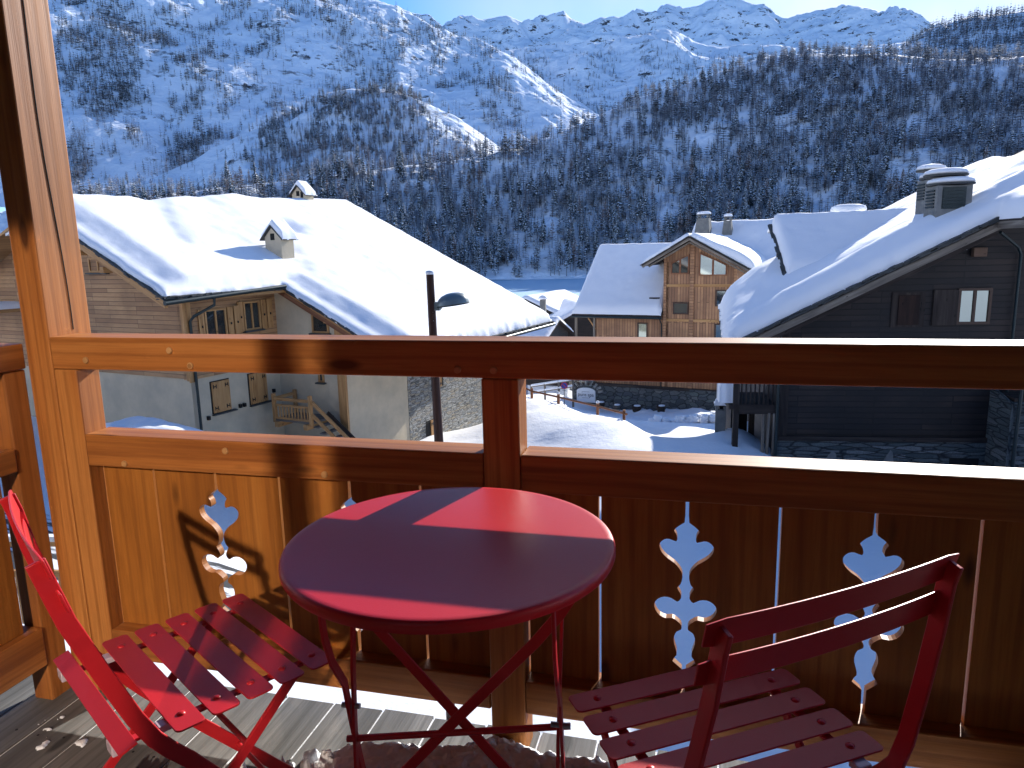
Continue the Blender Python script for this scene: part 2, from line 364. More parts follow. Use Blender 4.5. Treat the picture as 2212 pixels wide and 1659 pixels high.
def snow_sheet(name, F, a, b, zf, inside, T, parent, R=.35, rim=.10, lee=0, drift=.10, seed=0, mat=None, edged=None, jag=.06):
    """snow lying on a roof plane: a, b grid coordinates in plan, zf(a,b) roof height, inside(a,b) mask of cells"""
    A, B = np.meshgrid(a, b, indexing='ij')
    ac = (a[:-1]+a[1:])/2; bc = (b[:-1]+b[1:])/2; AC, BC = np.meshgrid(ac, bc, indexing='ij')
    mk = inside(AC, BC)
    pad = np.zeros((mk.shape[0]+2, mk.shape[1]+2), bool); pad[1:-1, 1:-1] = mk
    cnt = pad[:-1, :-1].astype(int)+pad[1:, :-1]+pad[:-1, 1:]+pad[1:, 1:]
    edge = (cnt > 0) & (cnt < 4)
    ep = np.stack([A[edge], B[edge]], -1)
    d = np.full(A.shape, 9.0)
    for i in range(0, len(ep), 200):
        q = ep[i:i+200]; dd = np.sqrt((A[..., None]-q[:, 0])**2+(B[..., None]-q[:, 1])**2).min(-1); d = np.minimum(d, dd)
    k = np.clip(d/R, 0, 1); prof = np.sqrt(1-(1-k)**2)
    Th = T if np.isscalar(T) else T(A, B)
    th = rim+(Th-rim)*prof
    if lee: th = th-(Th-rim)*.45*np.clip(1-(d-.35)/.9, 0, 1)**2*(d > .0)*(np.clip((d-.0)/.3, 0, 1))*lee
    th = th+drift*np.clip(d/1.5, 0, 1)*fbm(A*.35+seed, B*.22+seed, 3, seed)+.03*fbm(A*2.3, B*2.3, 3, seed+5)*np.clip(d/.3+.3, 0, 1)
    th = np.maximum(th, .03)
    ja = jag*fbm(A*3.1, B*3.1, 3, seed+9)*np.clip(1-d/.4, 0, 1)
    P = np.zeros(A.shape+(3,)); Z = zf(A, B)+th
    base = F(0, 0, 0); ea = F(1, 0, 0)-base; eb = F(0, 1, 0)-base
    # gentle overhang of the rim
    ga, gb = np.gradient(d); gl = np.sqrt(ga**2+gb**2)+1e-6
    out = (-.03*np.clip(1-d/.2, 0, 1)+ja)
    A2 = A-ga/gl*out; B2 = B-gb/gl*out
    ec = F(0, 0, 1)-base
    for i in range(3): P[..., i] = base[i]+A2*ea[i]+B2*eb[i]+Z*ec[i]
    o = grid_mesh(name, P, mat or M['snow_roof'], parent, True, mask=mk)
    # skirt: drop boundary to the slates with a solid-like rim
    me = o.data
    import bmesh
    bm = bmesh.new(); bm.from_mesh(me)
    bmesh.ops.delete(bm, geom=[v for v in bm.verts if not v.link_faces], context='VERTS')
    be = [e for e in bm.edges if e.is_boundary]
    r = bmesh.ops.extrude_edge_only(bm, edges=be); nv = [g for g in r['geom'] if isinstance(g, bmesh.types.BMVert)]
    for v in nv: v.co.z -= rim*.95*ec[2]
    for f in bm.faces: f.smooth = True
    bmesh.ops.recalc_face_normals(bm, faces=bm.faces); bm.to_mesh(me); bm.free()
    return o
# =================================================================== OWN HOUSE AND BALCONY
M['own_wall'] = plain('fill_blocking_black', (.012, .009, .008), 1.0, 0, .4, 2, spec=0)  # black and without sheen, to keep fill light off the railing fronts
house = thing('chalet', (0, -1.3, 0), 'unseen balcony side, widened and blackened against fill light, of the chalet the photo is taken from, with a glazed door', 'house')
b = MB()
b.box(-22, -1.35, -1.45, -1.3, -7.5, 5.2); b.box(.0, 22, -1.45, -1.3, -7.5, 5.2); b.box(-1.35, .0, -1.45, -1.3, -7.5, 0); b.box(-1.35, .0, -1.45, -1.3, 2.7, 5.2)  # unseen wall, stretched far sideways to shut side light off the railing
b.build('wall', M['own_wall'], house)
b = MB(); b.box(-1.32, -.185, -1.32, -1.31, .03, 2.62); b.box(-.09, -.01, -1.32, -1.31, .03, 2.62)
mm = NT('door_glass'); gl = mm.n('ShaderNodeBsdfAnisotropic'); gl.distribution = 'BECKMANN'; gl.inputs['Roughness'].default_value = .062; gl.inputs['Color'].default_value = (.35, .30, .265, 1)
mm.l(gl.outputs[0], mm.t.nodes['Material Output'].inputs['Surface']); mm.t.nodes.remove(mm.b); mm.b = None
b.build('door_glass', mm.m, house)
b = MB(); b.box(-.185, -.09, -1.31, -1.28, .0, 2.7); b.box(-.01, .0, -1.31, -1.28, .0, 2.7); b.box(-1.35, -1.32, -1.31, -1.28, 0, 2.7); b.build('door_frame', M['own_wall'], house)
b = MB(); b.prism([(-1.3, 5.15), (2.3, 4.62), (2.3, 4.76), (-1.3, 5.3)], -22, 22, lambda a, y, z: (y, a, z)); b.build('roof', M['own_wall'], house)  # unseen roof, as wide as the wall to keep light off the railing

post = thing('roof_post', (-1.795, 1.71, -.2), 'tall orange wooden corner post of the balcony, cracked and knotty', 'post')
b = MB(); b.box(-1.838, -1.752, 1.634, 1.784, -.2, 4.62); b.build('shaft', M['rail'], post, .004)
b = MB(); b.box(-1.752, -1.676, 1.636, 1.717, -.2, .926); b.build('side_post', M['rail'], post, .004)
b = MB(); b.box(-1.915, -1.848, 1.563, 1.632, -.2, .926); b.build('side_post', M['rail'], post, .004)
# cracks and knots of the sunlit face
b = MB()
pts = [(-1.7508, 1.705+.012*math.sin(z*2.1)+.006*math.sin(z*7), z) for z in np.linspace(1.03, 2.6, 40)]
b.bar(pts, (0, 1, 0), .0022, .0016); b.build('crack', M['hole'], post)

rail = thing('balcony_railing', (-.45, 1.68, 0), 'orange wooden front railing with cut-out planks behind the red table', 'railing')
def beam(name, x0, x1, y0, y1, z0, z1, parent, mat='rail', bev=.004):
    q = MB(); q.box(x0, x1, y0, y1, z0, z1); return q.build(name, M[mat], parent, bev)
tr = beam('top_rail', -1.751, 2.3, 1.634, 1.735, .928, 1.018, rail)
mr1 = beam('middle_rail', -1.675, -.499, 1.635, 1.726, .649, .742, rail)
mr2 = beam('middle_rail', -.405, .772, 1.635, 1.726, .649, .742, rail)
beam('middle_rail', .864, 2.3, 1.635, 1.726, .649, .742, rail)
beam('bottom_rail', -1.675, -.499, 1.635, 1.722, .05, .141, rail); beam('bottom_rail', -.405, .772, 1.635, 1.722, .05, .141, rail); beam('bottom_rail', .864, 2.3, 1.635, 1.722, .05, .141, rail)
beam('post', -.498, -.406, 1.634, 1.717, -.25, .927, rail); beam('post', .773, .863, 1.634, 1.717, -.25, .927, rail)
def plug(x, z, par, y=1.634, r=.009):
    q = MB(); q.lathe([(r, 0), (r, .004), (r*.7, .0052)], (x, 0, 0), 14, lambda a, bb, c: (a, y-c, z+bb)); q.build('wood_plug', M['timber'], par)
for x, z in ((-1.634, .955), (-1.36, .985), (-1.30, .945), (-.555, .948), (-.465, .948)): plug(x, z, tr)
for x, z in ((-1.55, .662), (-.93, .665), (-1.22, .715)): plug(x, z, mr1, 1.635)
HALF = [(.141, .004), (.200, .005), (.219, .0275), (.236, .018), (.252, .020), (.270, .025), (.286, .0245), (.299, .019), (.306, .008), (.318, .009), (.327, .018), (.334, .030), (.332, .045), (.338, .060),
        (.352, .071), (.368, .0735), (.381, .065), (.388, .050), (.386, .033), (.378, .019), (.386, .011), (.394, .010), (.404, .014), (.414, .0195), (.424, .012), (.440, .008), (.452, .009), (.465, .016), (.478, .028),
        (.489, .044), (.502, .057), (.514, .0625), (.526, .062), (.536, .052), (.538, .040), (.533, .024), (.543, .022), (.553, .025), (.561, .0295), (.573, .018), (.582, .0055), (.600, .004), (.648, .004)]
def smooth_half():
    out = []
    P = HALF
    for i in range(len(P)-1):
        p0 = P[max(i-1, 0)]; p1 = P[i]; p2 = P[i+1]; p3 = P[min(i+2, len(P)-1)]
        for t in (0, .5):
            f = lambda k: .5*((2*p1[k])+(-p0[k]+p2[k])*t+(2*p0[k]-5*p1[k]+4*p2[k]-p3[k])*t*t+(-p0[k]+3*p1[k]-3*p2[k]+p3[k])*t**3)
            if t and (p1[1] < .0065 or p2[1] < .0065): continue
            out.append((f(0), max(f(1), .003)))
    return out+[P[-1]]
HS = smooth_half()
def plank(x0, x1, cutl, cutr, par, F=None, y0=1.682, y1=1.703, z0=.1415, z1=.6485):
    pl = []
    pl += [(x0+w_, z) for z, w_ in HS] if cutl else [(x0+.0035, z0), (x0+.0035, z1)]
    pl += [(x1-w_, z) for z, w_ in HS[::-1]] if cutr else [(x1-.0035, z1), (x1-.0035, z0)]
    # long thin polygon: build as strips so that concave outlines stay correct
    q = MB(); q.prism(pl, y0, y1, F, vgrain=True)
    return q.build('plank', M['rail2'], par)
for x0, x1, a, c in ((-1.674, -1.50, 0, 0), (-1.50, -1.297, 0, 1), (-1.297, -1.097, 1, 0), (-1.097, -.887, 0, 1), (-.887, -.686, 1, 0), (-.686, -.50, 0, 0),
                     (-.404, -.22, 0, 0), (-.22, -.013, 0, 1), (-.013, .195, 1, 0), (.195, .396, 0, 1), (.396, .605, 1, 0), (.605, .771, 0, 0)):
    plank(x0, x1, a, c, rail)
for k in range(7): plank(.866+.2*k, 1.066+.2*k, k % 2 == 1, k % 2 == 0, rail)
# side railing, running back to the house at the left
rs = thing('balcony_railing', (-1.88, .2, 0), 'short wooden side railing at the left edge, behind the red chair', 'railing')
F90 = lambda a, bb, c: (bb, a, c)
beam('top_rail', -1.925, -1.842, -1.28, 1.632, .928, 1.0, rs, 'rail'); beam('middle_rail', -1.92, -1.842, -1.28, 1.56, .645, .712, rs, 'rail'); beam('bottom_rail', -1.925, -1.842, -1.28, 1.56, .05, .17, rs, 'rail')
for k in range(13): 
    y1 = 1.52-.205*k; q = MB(); q.prism([(y1-.15, .171), (y1, .171), (y1, .644), (y1-.15, .644)], -1.885, -1.865, F90, vgrain=True); q.build('plank', M['rail2'], rs, .002)
# floor
DZ = -.07
b = MB(); x = -.387-.155*21
holes = []
while x < 3.5:
    b.box(x+.0035, x+.1515, -1.28, 1.733+random.uniform(-.004, .004), DZ-.03, DZ+random.uniform(-.0015, .001)); holes.append(x); x += .155
b.box(-3.6, 3.5, -1.28, 1.715, DZ-.06, DZ-.031, mi=1); b.box(-3.6, 3.5, -1.28, 1.728, DZ-.0305, DZ-.004, mi=2)
b.box(-3.6, 3.5, 1.5, 1.69, DZ-.26, DZ-.061, mi=1); b.box(-3.6, 3.5, -1.2, -.9, DZ-.26, DZ-.061, mi=1)
for x in holes:
    for dx in (.035, .11):
        for y in (1.42, 1.08, .55):
            b.lathe([(.0038, 0), (.0038, .0012)], (x+dx+random.uniform(-.006, .006), y+random.uniform(-.01, .01), DZ+.0005), 8, mi=3)
struct(b.build('balcony_floor', [M['deck'], M['timber_dark'], M['snow_deck'], M['hole']], None, .002))
# snow left on the boards
xs = np.arange(-1.40, .80, .004); ys = np.arange(.9, 1.70, .004); A, B = np.meshgrid(xs, ys, indexing='ij')
edge = np.interp(A, [-1.5, -1.1, -1.01, -.92, -.73, -.57, -.49, -.39, -.22, -.1, .3, .8], [1.28, 1.41, 1.48, 1.51, 1.56, 1.57, 1.63, 1.61, 1.60, 1.57, 1.55, 1.52])
d = edge+.02-B + .016*fbm(A*9, B*9, 3, 3)+.022*fbm(A*48, B*48, 3, 8)
left = np.clip((A+1.0)/.22, 0, 1); left = left*left*(3-2*left)
hgt = .078*np.sqrt(np.clip(d/.07, 0, 1))*(left+(1-left)*np.clip(fbm(A*26, B*26, 3, 41)*2.6-.5, 0, .8))+.02*np.clip(d/.2, 0, 1)*fbm(A*5, B*5, 3, 5)*left
hgt += .010*np.clip(d/.03, 0, 1)*fbm(A*70, B*70, 3, 15)*np.clip(hgt*60, 0, 1)
P = np.stack([A, B, DZ+np.where(d > 0, hgt, -.02)-.004], -1)
mk = (P[:-1, :-1, 2] > DZ-.02) | (P[1:, 1:, 2] > DZ-.02)
struct(grid_mesh('snow_patch', P, M['snow_deck'], mask=mk), 'stuff')
A, B = np.meshgrid(np.arange(-1.86, -1.42, .004), np.arange(1.33, 1.58, .004), indexing='ij')
q = fbm(A*20, B*24, 4, 77)*1.3-.12-((A+1.66)/.17)**2*.6-((B-1.45)/.07)**2*.5
P = np.stack([A, B, DZ+np.where(q > 0, .002+.009*np.sqrt(np.clip(q, 0, 1)), -.012)], -1)
struct(grid_mesh('snow_patch', P, M['snow_deck'], mask=(q[:-1, :-1] > -.04) | (q[1:, 1:] > -.04)), 'stuff')

# ------------------------------------------------------------------ bistro table
tb = thing('bistro_table', (-.43, 1.186, 0), 'round red metal folding table with strips of sun across its top', 'table', rz=-math.radians(-4), local=True)
b = MB(); b.lathe([(.288, .690), (.2985, .690), (.3005, .694), (.3005, .703), (.2985, .708), (.295, .7105), (.285, .7105), (.001, .7105)], (0, 0, 0), 96)
b.build('tabletop', M['red'], tb, smooth=50)
b = MB(); b.lathe([(.287, .6905), (.287, .706), (.001, .706)], (0, 0, 0), 64); b.build('underside', M['red'], tb, smooth=40)
for sx in (-1, 1):
    X = .205*sx
    b = MB(); b.bar([(X-.008*sx, .13, .695), (X-.008*sx, .03, .45), (X-.008*sx, -.02, .33), (X-.008*sx, -.09, DZ)] if sx > 0 else [(X+.008, .02, .695), (X+.008, -.02, .45), (X+.008, -.03, .33), (X+.008, -.055, DZ)], (0, 1, 0), .016, .006)
    b.build('leg', M['red'], tb, .0015)
    b = MB(); b.bar([(X, -.13, .695), (X, -.112, .56), (X, -.09, .50), (X, -.045, .43), (X, -.025, .34), (X, .08, DZ)], (0, 1, 0), .018, .006)
    b.build('leg', M['red'], tb, .0015)
    b = MB(); b.tube([(X-.02*sx, -.028, .372), (X+.016*sx, -.028, .372)], .0055, 10); b.build('bolt', M['bolt'], tb, smooth=30)
for s_ in (-1, 1):
    b = MB(); b.bar([(-.27*s_, .012*s_, .695), (-.20*s_, .012*s_, .58), (-.155*s_, .006*s_, .52), (0, .004*s_, .347), (.155*s_, .006*s_, .17), (.30*s_, .012*s_, DZ)], (1, 0, 1) if s_ > 0 else (1, 0, -1), .021, .005)
    b.build('brace', M['red'], tb, .0015)
b = MB(); b.tube([(-.215, -.03, .30), (.215, .03, .33)], .0065, 12); b.build('crossbar', M['red'], tb, smooth=40)
b = MB()
for y in (-.13, .13): b.box(-.24, .24, y-.01, y+.01, .680, .6895)
b.build('support_rail', M['red'], tb)
# ------------------------------------------------------------------ folding chairs
def chair(cx, cy, faz, label, tw=0.0, rec=0.0):
    bk = lambda x, y, z: y+(tw*x/.19-rec)*min(1, max(0, (z-.45)/.3))
    r = thing('folding_chair', (cx, cy, 0), label, 'chair', 'red slatted folding chairs by the table', rz=-math.radians(faz), local=True)
    for k in range(5):
        y = .125-.0625*k; q = MB(); z = .452
        n = 14; prof = []
        # slat with rounded corners, very slightly dished
        c = []; hw, hl, rr = .0248, .205, .010
        for cx_, cy_, a0 in ((hl-rr, hw-rr, 0), (-hl+rr, hw-rr, 90), (-hl+rr, -hw+rr, 180), (hl-rr, -hw+rr, 270)):
            for t in range(0, 91, 18): a = math.radians(a0+t); c.append((cx_+rr*math.cos(a), cy_+rr*math.sin(a)))
        q.prism([(p[0], p[1]) for p in c], 0, .0035, lambda a, h, bb: (a, y+bb, z+h-.10*a*a*0))
        s = q.build('seat_slat', M['red'], r, .001, 0)
        for sx in (-1, 1):
            q = MB(); q.lathe([(.0075, 0), (.0068, .0018), (.004, .0034), (.0005, .004)], (.158*sx, y, z+.0035), 14); q.build('bolt_head', M['red'], s, smooth=60)
    for sx in (-1, 1):
        q = MB(); q.bar([(.150*sx, .150, .444), (.150*sx, -.215, .444)], (1, 0, 0), .016, .006); q.build('seat_rail', M['red'], r, .001)
        q = MB(); q.bar([(.172*sx, .085, .446), (.172*sx, -.455, DZ)], (0, 1, -1), .020, .007); q.build('rear_leg', M['red'], r, .0015)
        pa = [(-.266, .805), (-.258, .775), (-.245, .70), (-.222, .60), (-.198, .505), (-.180, .455), (-.160, .425), (-.130, .388), (-.085, .325), (.02, .19), (.235, DZ)]
        q = MB(); q.bar([(.192*sx, bk(.192*sx, y, z), z) for y, z in pa], (0, 1, .2), .027, .0075); q.build('back_upright', M['red'], r, .0018, 40)
        q = MB(); q.box(.136*sx, .166*sx, -.238, -.206, .436, .456); q.build('plastic_cap', M['cap'], r, .002)
        q = MB(); q.box(.139*sx, .163*sx, -.165, -.142, .438, .4505); q.build('plastic_cap', M['cap'], r, .002)
    q = MB(); q.bar([(-.20, -.222, .4605), (.20, -.222, .4605)], (0, 1, .35), .030, .004); q.build('rear_bar', M['red'], r, .001)
    q = MB(); q.tube([(-.172, -.02, .345), (.172, -.02, .345)], .0055, 10); q.build('pivot_rod', M['red'], r, smooth=40)
    q = MB(); q.tube([(-.172, -.30, .075), (.172, -.30, .075)], .006, 10); q.build('crossbar', M['red'], r, smooth=40)
    q = MB(); q.tube([(-.192, .10, .095), (.192, .10, .095)], .006, 10); q.build('crossbar', M['red'], r, smooth=40)
    for z, y in ((.795, -.260), (.738, -.2465)):
        c = []; hw, hl, rr = .020, .212, .010
        for cx_, cy_, a0 in ((hl-rr, hw-rr, 0), (-hl+rr, hw-rr, 90), (-hl+rr, -hw+rr, 180), (hl-rr, -hw+rr, 270)):
            for t in range(0, 91, 18): a = math.radians(a0+t); c.append((cx_+rr*math.cos(a), cy_+rr*math.sin(a)))
        # subdivide along the length so that the slat can curve
        q = MB(); N = 16; vs = []; fs = []; uv = []
        for i in range(N+1):
            a = -hl+2*hl*i/N; e = hw if abs(a) < hl-rr else hw-.0035*((abs(a)-(hl-rr))/rr)*1.2; dy = .012*(1-(a/hl)**2)*-1
            for bb, th in ((-e, 0), (e, 0), (e, .0035), (-e, .0035)): vs.append((a, bk(a, y, z)+.008-th+dy-(bb*.26), z+bb))
        for i in range(N):
            for j in range(4):
                p, o_ = i*4+j, i*4+(j+1) % 4; fs.append([p, o_, o_+4, p+4]); uv.append([(0, 0)]*4)
        fs += [[3, 2, 1, 0], [N*4+j for j in range(4)]]; uv += [[(0, 0)]*4]*2
        q.add(vs, fs, uv); q.build('back_slat', M['red'], r, .001, 35)
    return r
c1 = chair(-.919, 1.137, 31, 'red slatted folding chair in warm light left of the table', -.018, .022)
c2 = chair(.046, 1.125, -33, 'red slatted folding chair in shade right of the table', .018, -.004)
# =================================================================== GROUND
GC = [ # (picture x, picture y, distance) of points on the snow
 (1145, 862, 36), (1230, 884, 34), (1300, 899, 32.5), (1352, 912, 31), (1430, 948, 28.5), (1492, 973, 27), (1545, 945, 28.5), (1590, 925, 30), (1620, 908, 33), (1180, 960, 29), (1350, 990, 26),
 (1250, 888, 55), (1330, 895, 55), (1430, 898, 54), (1520, 893, 54), (1262, 897, 57), (1300, 902, 50), (1230, 895, 47), (1262, 896, 43), (1400, 925, 49), (1470, 925, 48), (1540, 905, 47), (1180, 868, 52), (1200, 850, 60)]
GX = [(0, 3, -7.2), (-6, 6, -7.2), (6, 6, -6.9), (0, 10, -7.1), (-12, 12, -6.4), (-22, 10, -5.2), (-30, 18, -4.6), (-18.5, 20.5, -6.0), (-24, 23, -5.2), (-16, 24, -7.4), (-14, 22.0, -7.5), (-12.6, 23.6, -7.5), (-12.1, 28.4, -7.1), (-10.7, 34.9, -8.1), (-10.5, 42, -9.6),
      (2.6, 24, -7.4), (8, 24, -7.2), (3.5, 32, -8.2), (6, 42, -10.5), (14, 40, -10), (-4, 18, -7.5), (-5, 24, -7.4), (3, 14, -7.0), (14, 18, -6.2),
      (-40, 40, -5), (-30, 60, -9), (-16, 62, -13), (3, 62, -12.8), (20, 60, -10), (40, 40, -6), (0, 90, -15), (-40, 90, -14.5), (40, 90, -14), (-60, 10, -3), (60, 10, -5), (0, -20, -7), (-40, -20, -5), (40, -20, -6), (-15, 35, -7.6), (-20, 50, -9.5)]
cp = [tuple(at(x, y, r)) for x, y, r in GC] + GX
for x, y, r in GC[1:9]:
    p = at(x, y, r+4.5); q_ = at(x, y, r); cp.append((p[0], p[1], q_[2]-1.5-.035*(r-27)))
C3 = np.array(cp, float)
def _tps(C):
    X = C[:, :2]; n = len(X); d = np.sqrt(((X[:, None]-X[None])**2).sum(-1)); K = np.where(d > 0, d*d*np.log(d+1e-9), 0)+np.eye(n)*.05
    Pm = np.hstack([np.ones((n, 1)), X]); A_ = np.vstack([np.hstack([K, Pm]), np.hstack([Pm.T, np.zeros((3, 3))])])
    return np.linalg.solve(A_, np.concatenate([C[:, 2], np.zeros(3)]))
TW = _tps(C3)
def ground_z(X, Y):
    X = np.asarray(X, float); Y = np.asarray(Y, float); z = TW[-3]+TW[-2]*X+TW[-1]*Y
    for i, (cx, cy, _) in enumerate(C3):
        d2 = (X-cx)**2+(Y-cy)**2+1e-9; z = z+TW[i]*.5*d2*np.log(d2)
    z = np.clip(z, -15.2, -3)
    far = np.clip((np.hypot(X, Y)-75)/60, 0, 1); far = far*far*(3-2*far)
    return z*(1-far)-15.6*far
def axis(lo, hi, fine0, fine1, st, g=1.12):
    a = list(np.arange(fine0, fine1, st)); d = st
    while a[-1] < hi: d *= g; a.append(a[-1]+d)
    b_ = [fine0]; d = st
    while b_[-1] > lo: d *= g; b_.append(b_[-1]-d)
    return np.array(b_[:0:-1]+a)
ax_ = axis(-6000, 6000, -26, 22, .3); ay_ = axis(-3000, 8000, 2, 62, .3)
A, B = np.meshgrid(ax_, ay_, indexing='ij'); Z = ground_z(A, B)
near = np.clip(1-(np.hypot(A, B)-60)/40, 0, 1)
Z = Z+near*(.10*fbm(A*.35, B*.35, 4, 2)+.04*fbm(A*1.3, B*1.3, 3, 3))
# shaded lane in front of the spa wall: churned snow heaps
MHC = at(1433, 725, 42); mu = az(12); mv = az(102)
sM = (A/1.4-MHC[0])*mv[0]+(B/1.4-MHC[1])*mv[1]; tM = (A/1.4-MHC[0])*mu[0]+(B/1.4-MHC[1])*mu[1]
heap = np.exp(-((tM+1.0)/.8)**2)*np.clip((sM+3.7)/.6, 0, 1)*np.clip((3.6-sM)/1.5, 0, 1)
Z = Z+heap*(.30+.35*fbm(A*1.6, B*1.6, 3, 12))
# footprints
far = np.hypot(A, B) > 130
Z = np.where(far, -16.4, Z)
P = np.stack([A, B, Z], -1)
struct(grid_mesh('ground', P, M['snow_ground']))
# frozen lake
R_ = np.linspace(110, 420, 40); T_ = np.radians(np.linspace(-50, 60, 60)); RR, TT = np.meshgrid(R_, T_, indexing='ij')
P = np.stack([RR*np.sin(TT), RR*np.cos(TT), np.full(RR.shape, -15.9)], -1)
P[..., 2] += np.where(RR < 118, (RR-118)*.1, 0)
ml = plain('shade_tinted_lake_snow', (.40, .60, .74), .6, 0, .5, .02, 0, (.34, .54, .70)); struct(grid_mesh('lake', P, ml))  # lake snow tinted darker blue: its shade is put into the base colour
# asphalt street below the left corner, with streaks of snow
ms = NT('ploughed_street'); stv = ms.uv(.35, 2.2)
f = ms.noise(stv, 1, 5, .62, .6); ms.col(ms.mix(ms.ramp(f, [(.50, .0), (.56, 1.0)]), (.045, .048, .052), (.80, .82, .85))); ms.b.inputs['Roughness'].default_value = .6
ms.bump(f, .5, .02)
b = MB()
pa = [(-60, 9.0), (-30, 10.5), (-18, 11.5), (-12, 12.2), (-9, 12.3), (-6.8, 12.0)]
pb = [(-60, 14.5), (-30, 15.2), (-18, 15.3), (-12, 15.2), (-9, 14.7), (-6.4, 13.4)]
N = 60; ta = np.linspace(0, 1, N); fa = np.array([np.interp(ta*5, range(6), [p[i] for p in pa]) for i in (0, 1)]).T; fb = np.array([np.interp(ta*5, range(6), [p[i] for p in pb]) for i in (0, 1)]).T
P = np.zeros((N, 14, 3))
for j in range(14): P[:, j, :2] = fa*(1-j/13)+fb*j/13
P[..., 2] = ground_z(P[..., 0], P[..., 1])+.13
o = grid_mesh('road', P, ms.m)
ul = o.data.uv_layers.new(name='UVMap'); vi = np.zeros(len(o.data.loops), np.int32); o.data.loops.foreach_get('vertex_index', vi)
ul.data.foreach_set('uv', P.reshape(-1, 3)[vi][:, :2].ravel().copy()); struct(o)

# =================================================================== HOUSES
def quad_uv(mb, F, pts, mi=0):
    """vertical or flat polygon given in frame coordinates (a,b,c) with uv = (run, height)"""
    a0, b0, _ = pts[0]
    uv = [(math.copysign(math.hypot(p[0]-a0, p[1]-b0), (p[0]-a0)+(p[1]-b0)), p[2]) for p in pts]
    mb.quad([F(*p) for p in pts], uv, mi)
def wall(name, F, poly, axis_, at_, thick, mat, parent):
    """poly: list of (run, z); axis_='a': wall runs along a, lies at b=at_ ; 'b': runs along b, lies at a=at_"""
    q = MB()
    if axis_ == 'a': q.prism(poly, at_, at_+thick, F)
    else: q.prism(poly, at_, at_+thick, lambda r, d, z: F(d, r, z))
    return q.build(name, M[mat], parent)
def slates(name, F, edge_pts, w=.45, t=.035, rows=3, parent=None, inward=(0, 1), dz=0):
    """ragged slates along an edge of a roof; edge_pts are (a,b,z)"""
    q = MB(); P = [np.array(p, float) for p in edge_pts]
    for p0, p1 in zip(P[:-1], P[1:]):
        L = np.linalg.norm(p1-p0); n = max(1, int(L/.22)); d = (p1-p0)/L; ins = np.array([inward[0], inward[1], 0.])
        for r in range(rows):
            for i in range(n):
                c = p0+(p1-p0)*(i+random.uniform(.2, .8))/n; wd = random.uniform(.18, .34); out = random.uniform(-.10, .0)-.01*r
                z = c[2]+.03+r*t*1.05+random.uniform(0, .01)+dz
                A0 = c-d*wd/2+ins*out; A1 = c+d*wd/2+ins*out; k = (c[2]-z)
                pts = [A0, A1, A1+ins*w, A0+ins*w]; zz = [z+(p-c)[2]+random.uniform(-.01, .01) for p in pts]
                lo = [F(p[0], p[1], a) for p, a in zip(pts, zz)]; hi = [F(p[0], p[1], a+t) for p, a in zip(pts, zz)]
                q.add(lo+hi, [[3, 2, 1, 0], [4, 5, 6, 7], [0, 1, 5, 4], [1, 2, 6, 5], [2, 3, 7, 6], [3, 0, 4, 7]], [[(0, 0)]*4]*6)
    return q.build(name, M['slate'], parent)
def window(F, a, b_, s0, s1, z0, z1, parent, n=2, depth=.06, fr='timber', pane='pane', axis_='a', sill=True, out=-1):
    """window on a wall; out=-1: the wall looks towards negative b (or a)"""
    G = (lambda r, d, z: F(r, a+out*d, z)) if axis_ == 'a' else (lambda r, d, z: F(a+out*d, r, z))
    q = MB(); q.box(s0+.03, s1-.03, -.02, .015, z0+.03, z1-.03, G); wn_ = q.build('window', M[pane], parent)
    q = MB(); e = .07
    q.box(s0, s1, -.02, depth, z1-e, z1, G); q.box(s0, s1, -.02, depth, z0, z0+e, G); q.box(s0, s0+e, -.02, depth-.003, z0+e, z1-e, G); q.box(s1-e, s1, -.02, depth-.003, z0+e, z1-e, G)
    for k in range(1, n): m_ = s0+(s1-s0)*k/n; q.box(m_-.035, m_+.035, -.02, depth-.006, z0+e, z1-e, G)
    q.build('frame', M[fr], wn_)
    if sill: q = MB(); q.box(s0-.08, s1+.08, .0, depth+.10, z0-.06, z0-.004, G); q.build('sill', M['slate'], wn_)
    return wn_
def shutter(F, G, r0, r1, z0, z1, parent, hinges=True, tilt=0):
    q = MB(); q.box(r0, r1, .03, .065, z0, z1, G, 2); s_ = q.build('shutter', M['timber'], parent, .004)
    if hinges:
        for zz in (z0+(z1-z0)*.15, z1-(z1-z0)*.15):
            for rr in (r0+(r1-r0)*.17, r1-(r1-r0)*.17):
                q = MB(); q.box(rr-.075, rr-.045, .066, .075, zz-.07, zz+.07, G); q.box(rr+.045, rr+.075, .066, .075, zz-.07, zz+.07, G); q.box(rr-.05, rr+.05, .066, .074, zz-.018, zz+.018, G); q.build('hinge', M['iron'], s_)
    else:
        q = MB(); m_ = (r0+r1)/2; q.box(m_-.02, m_+.02, .066, .10, (z0+z1)/2-.05, (z0+z1)/2+.03, G); q.build('latch', M['iron'], s_)
    return s_
def pipe(F, pts, r, parent, name='downpipe', mat='gutter'):
    q = MB(); q.tube([F(*p) for p in pts], r, 10); return q.build(name, M[mat], parent, smooth=50)
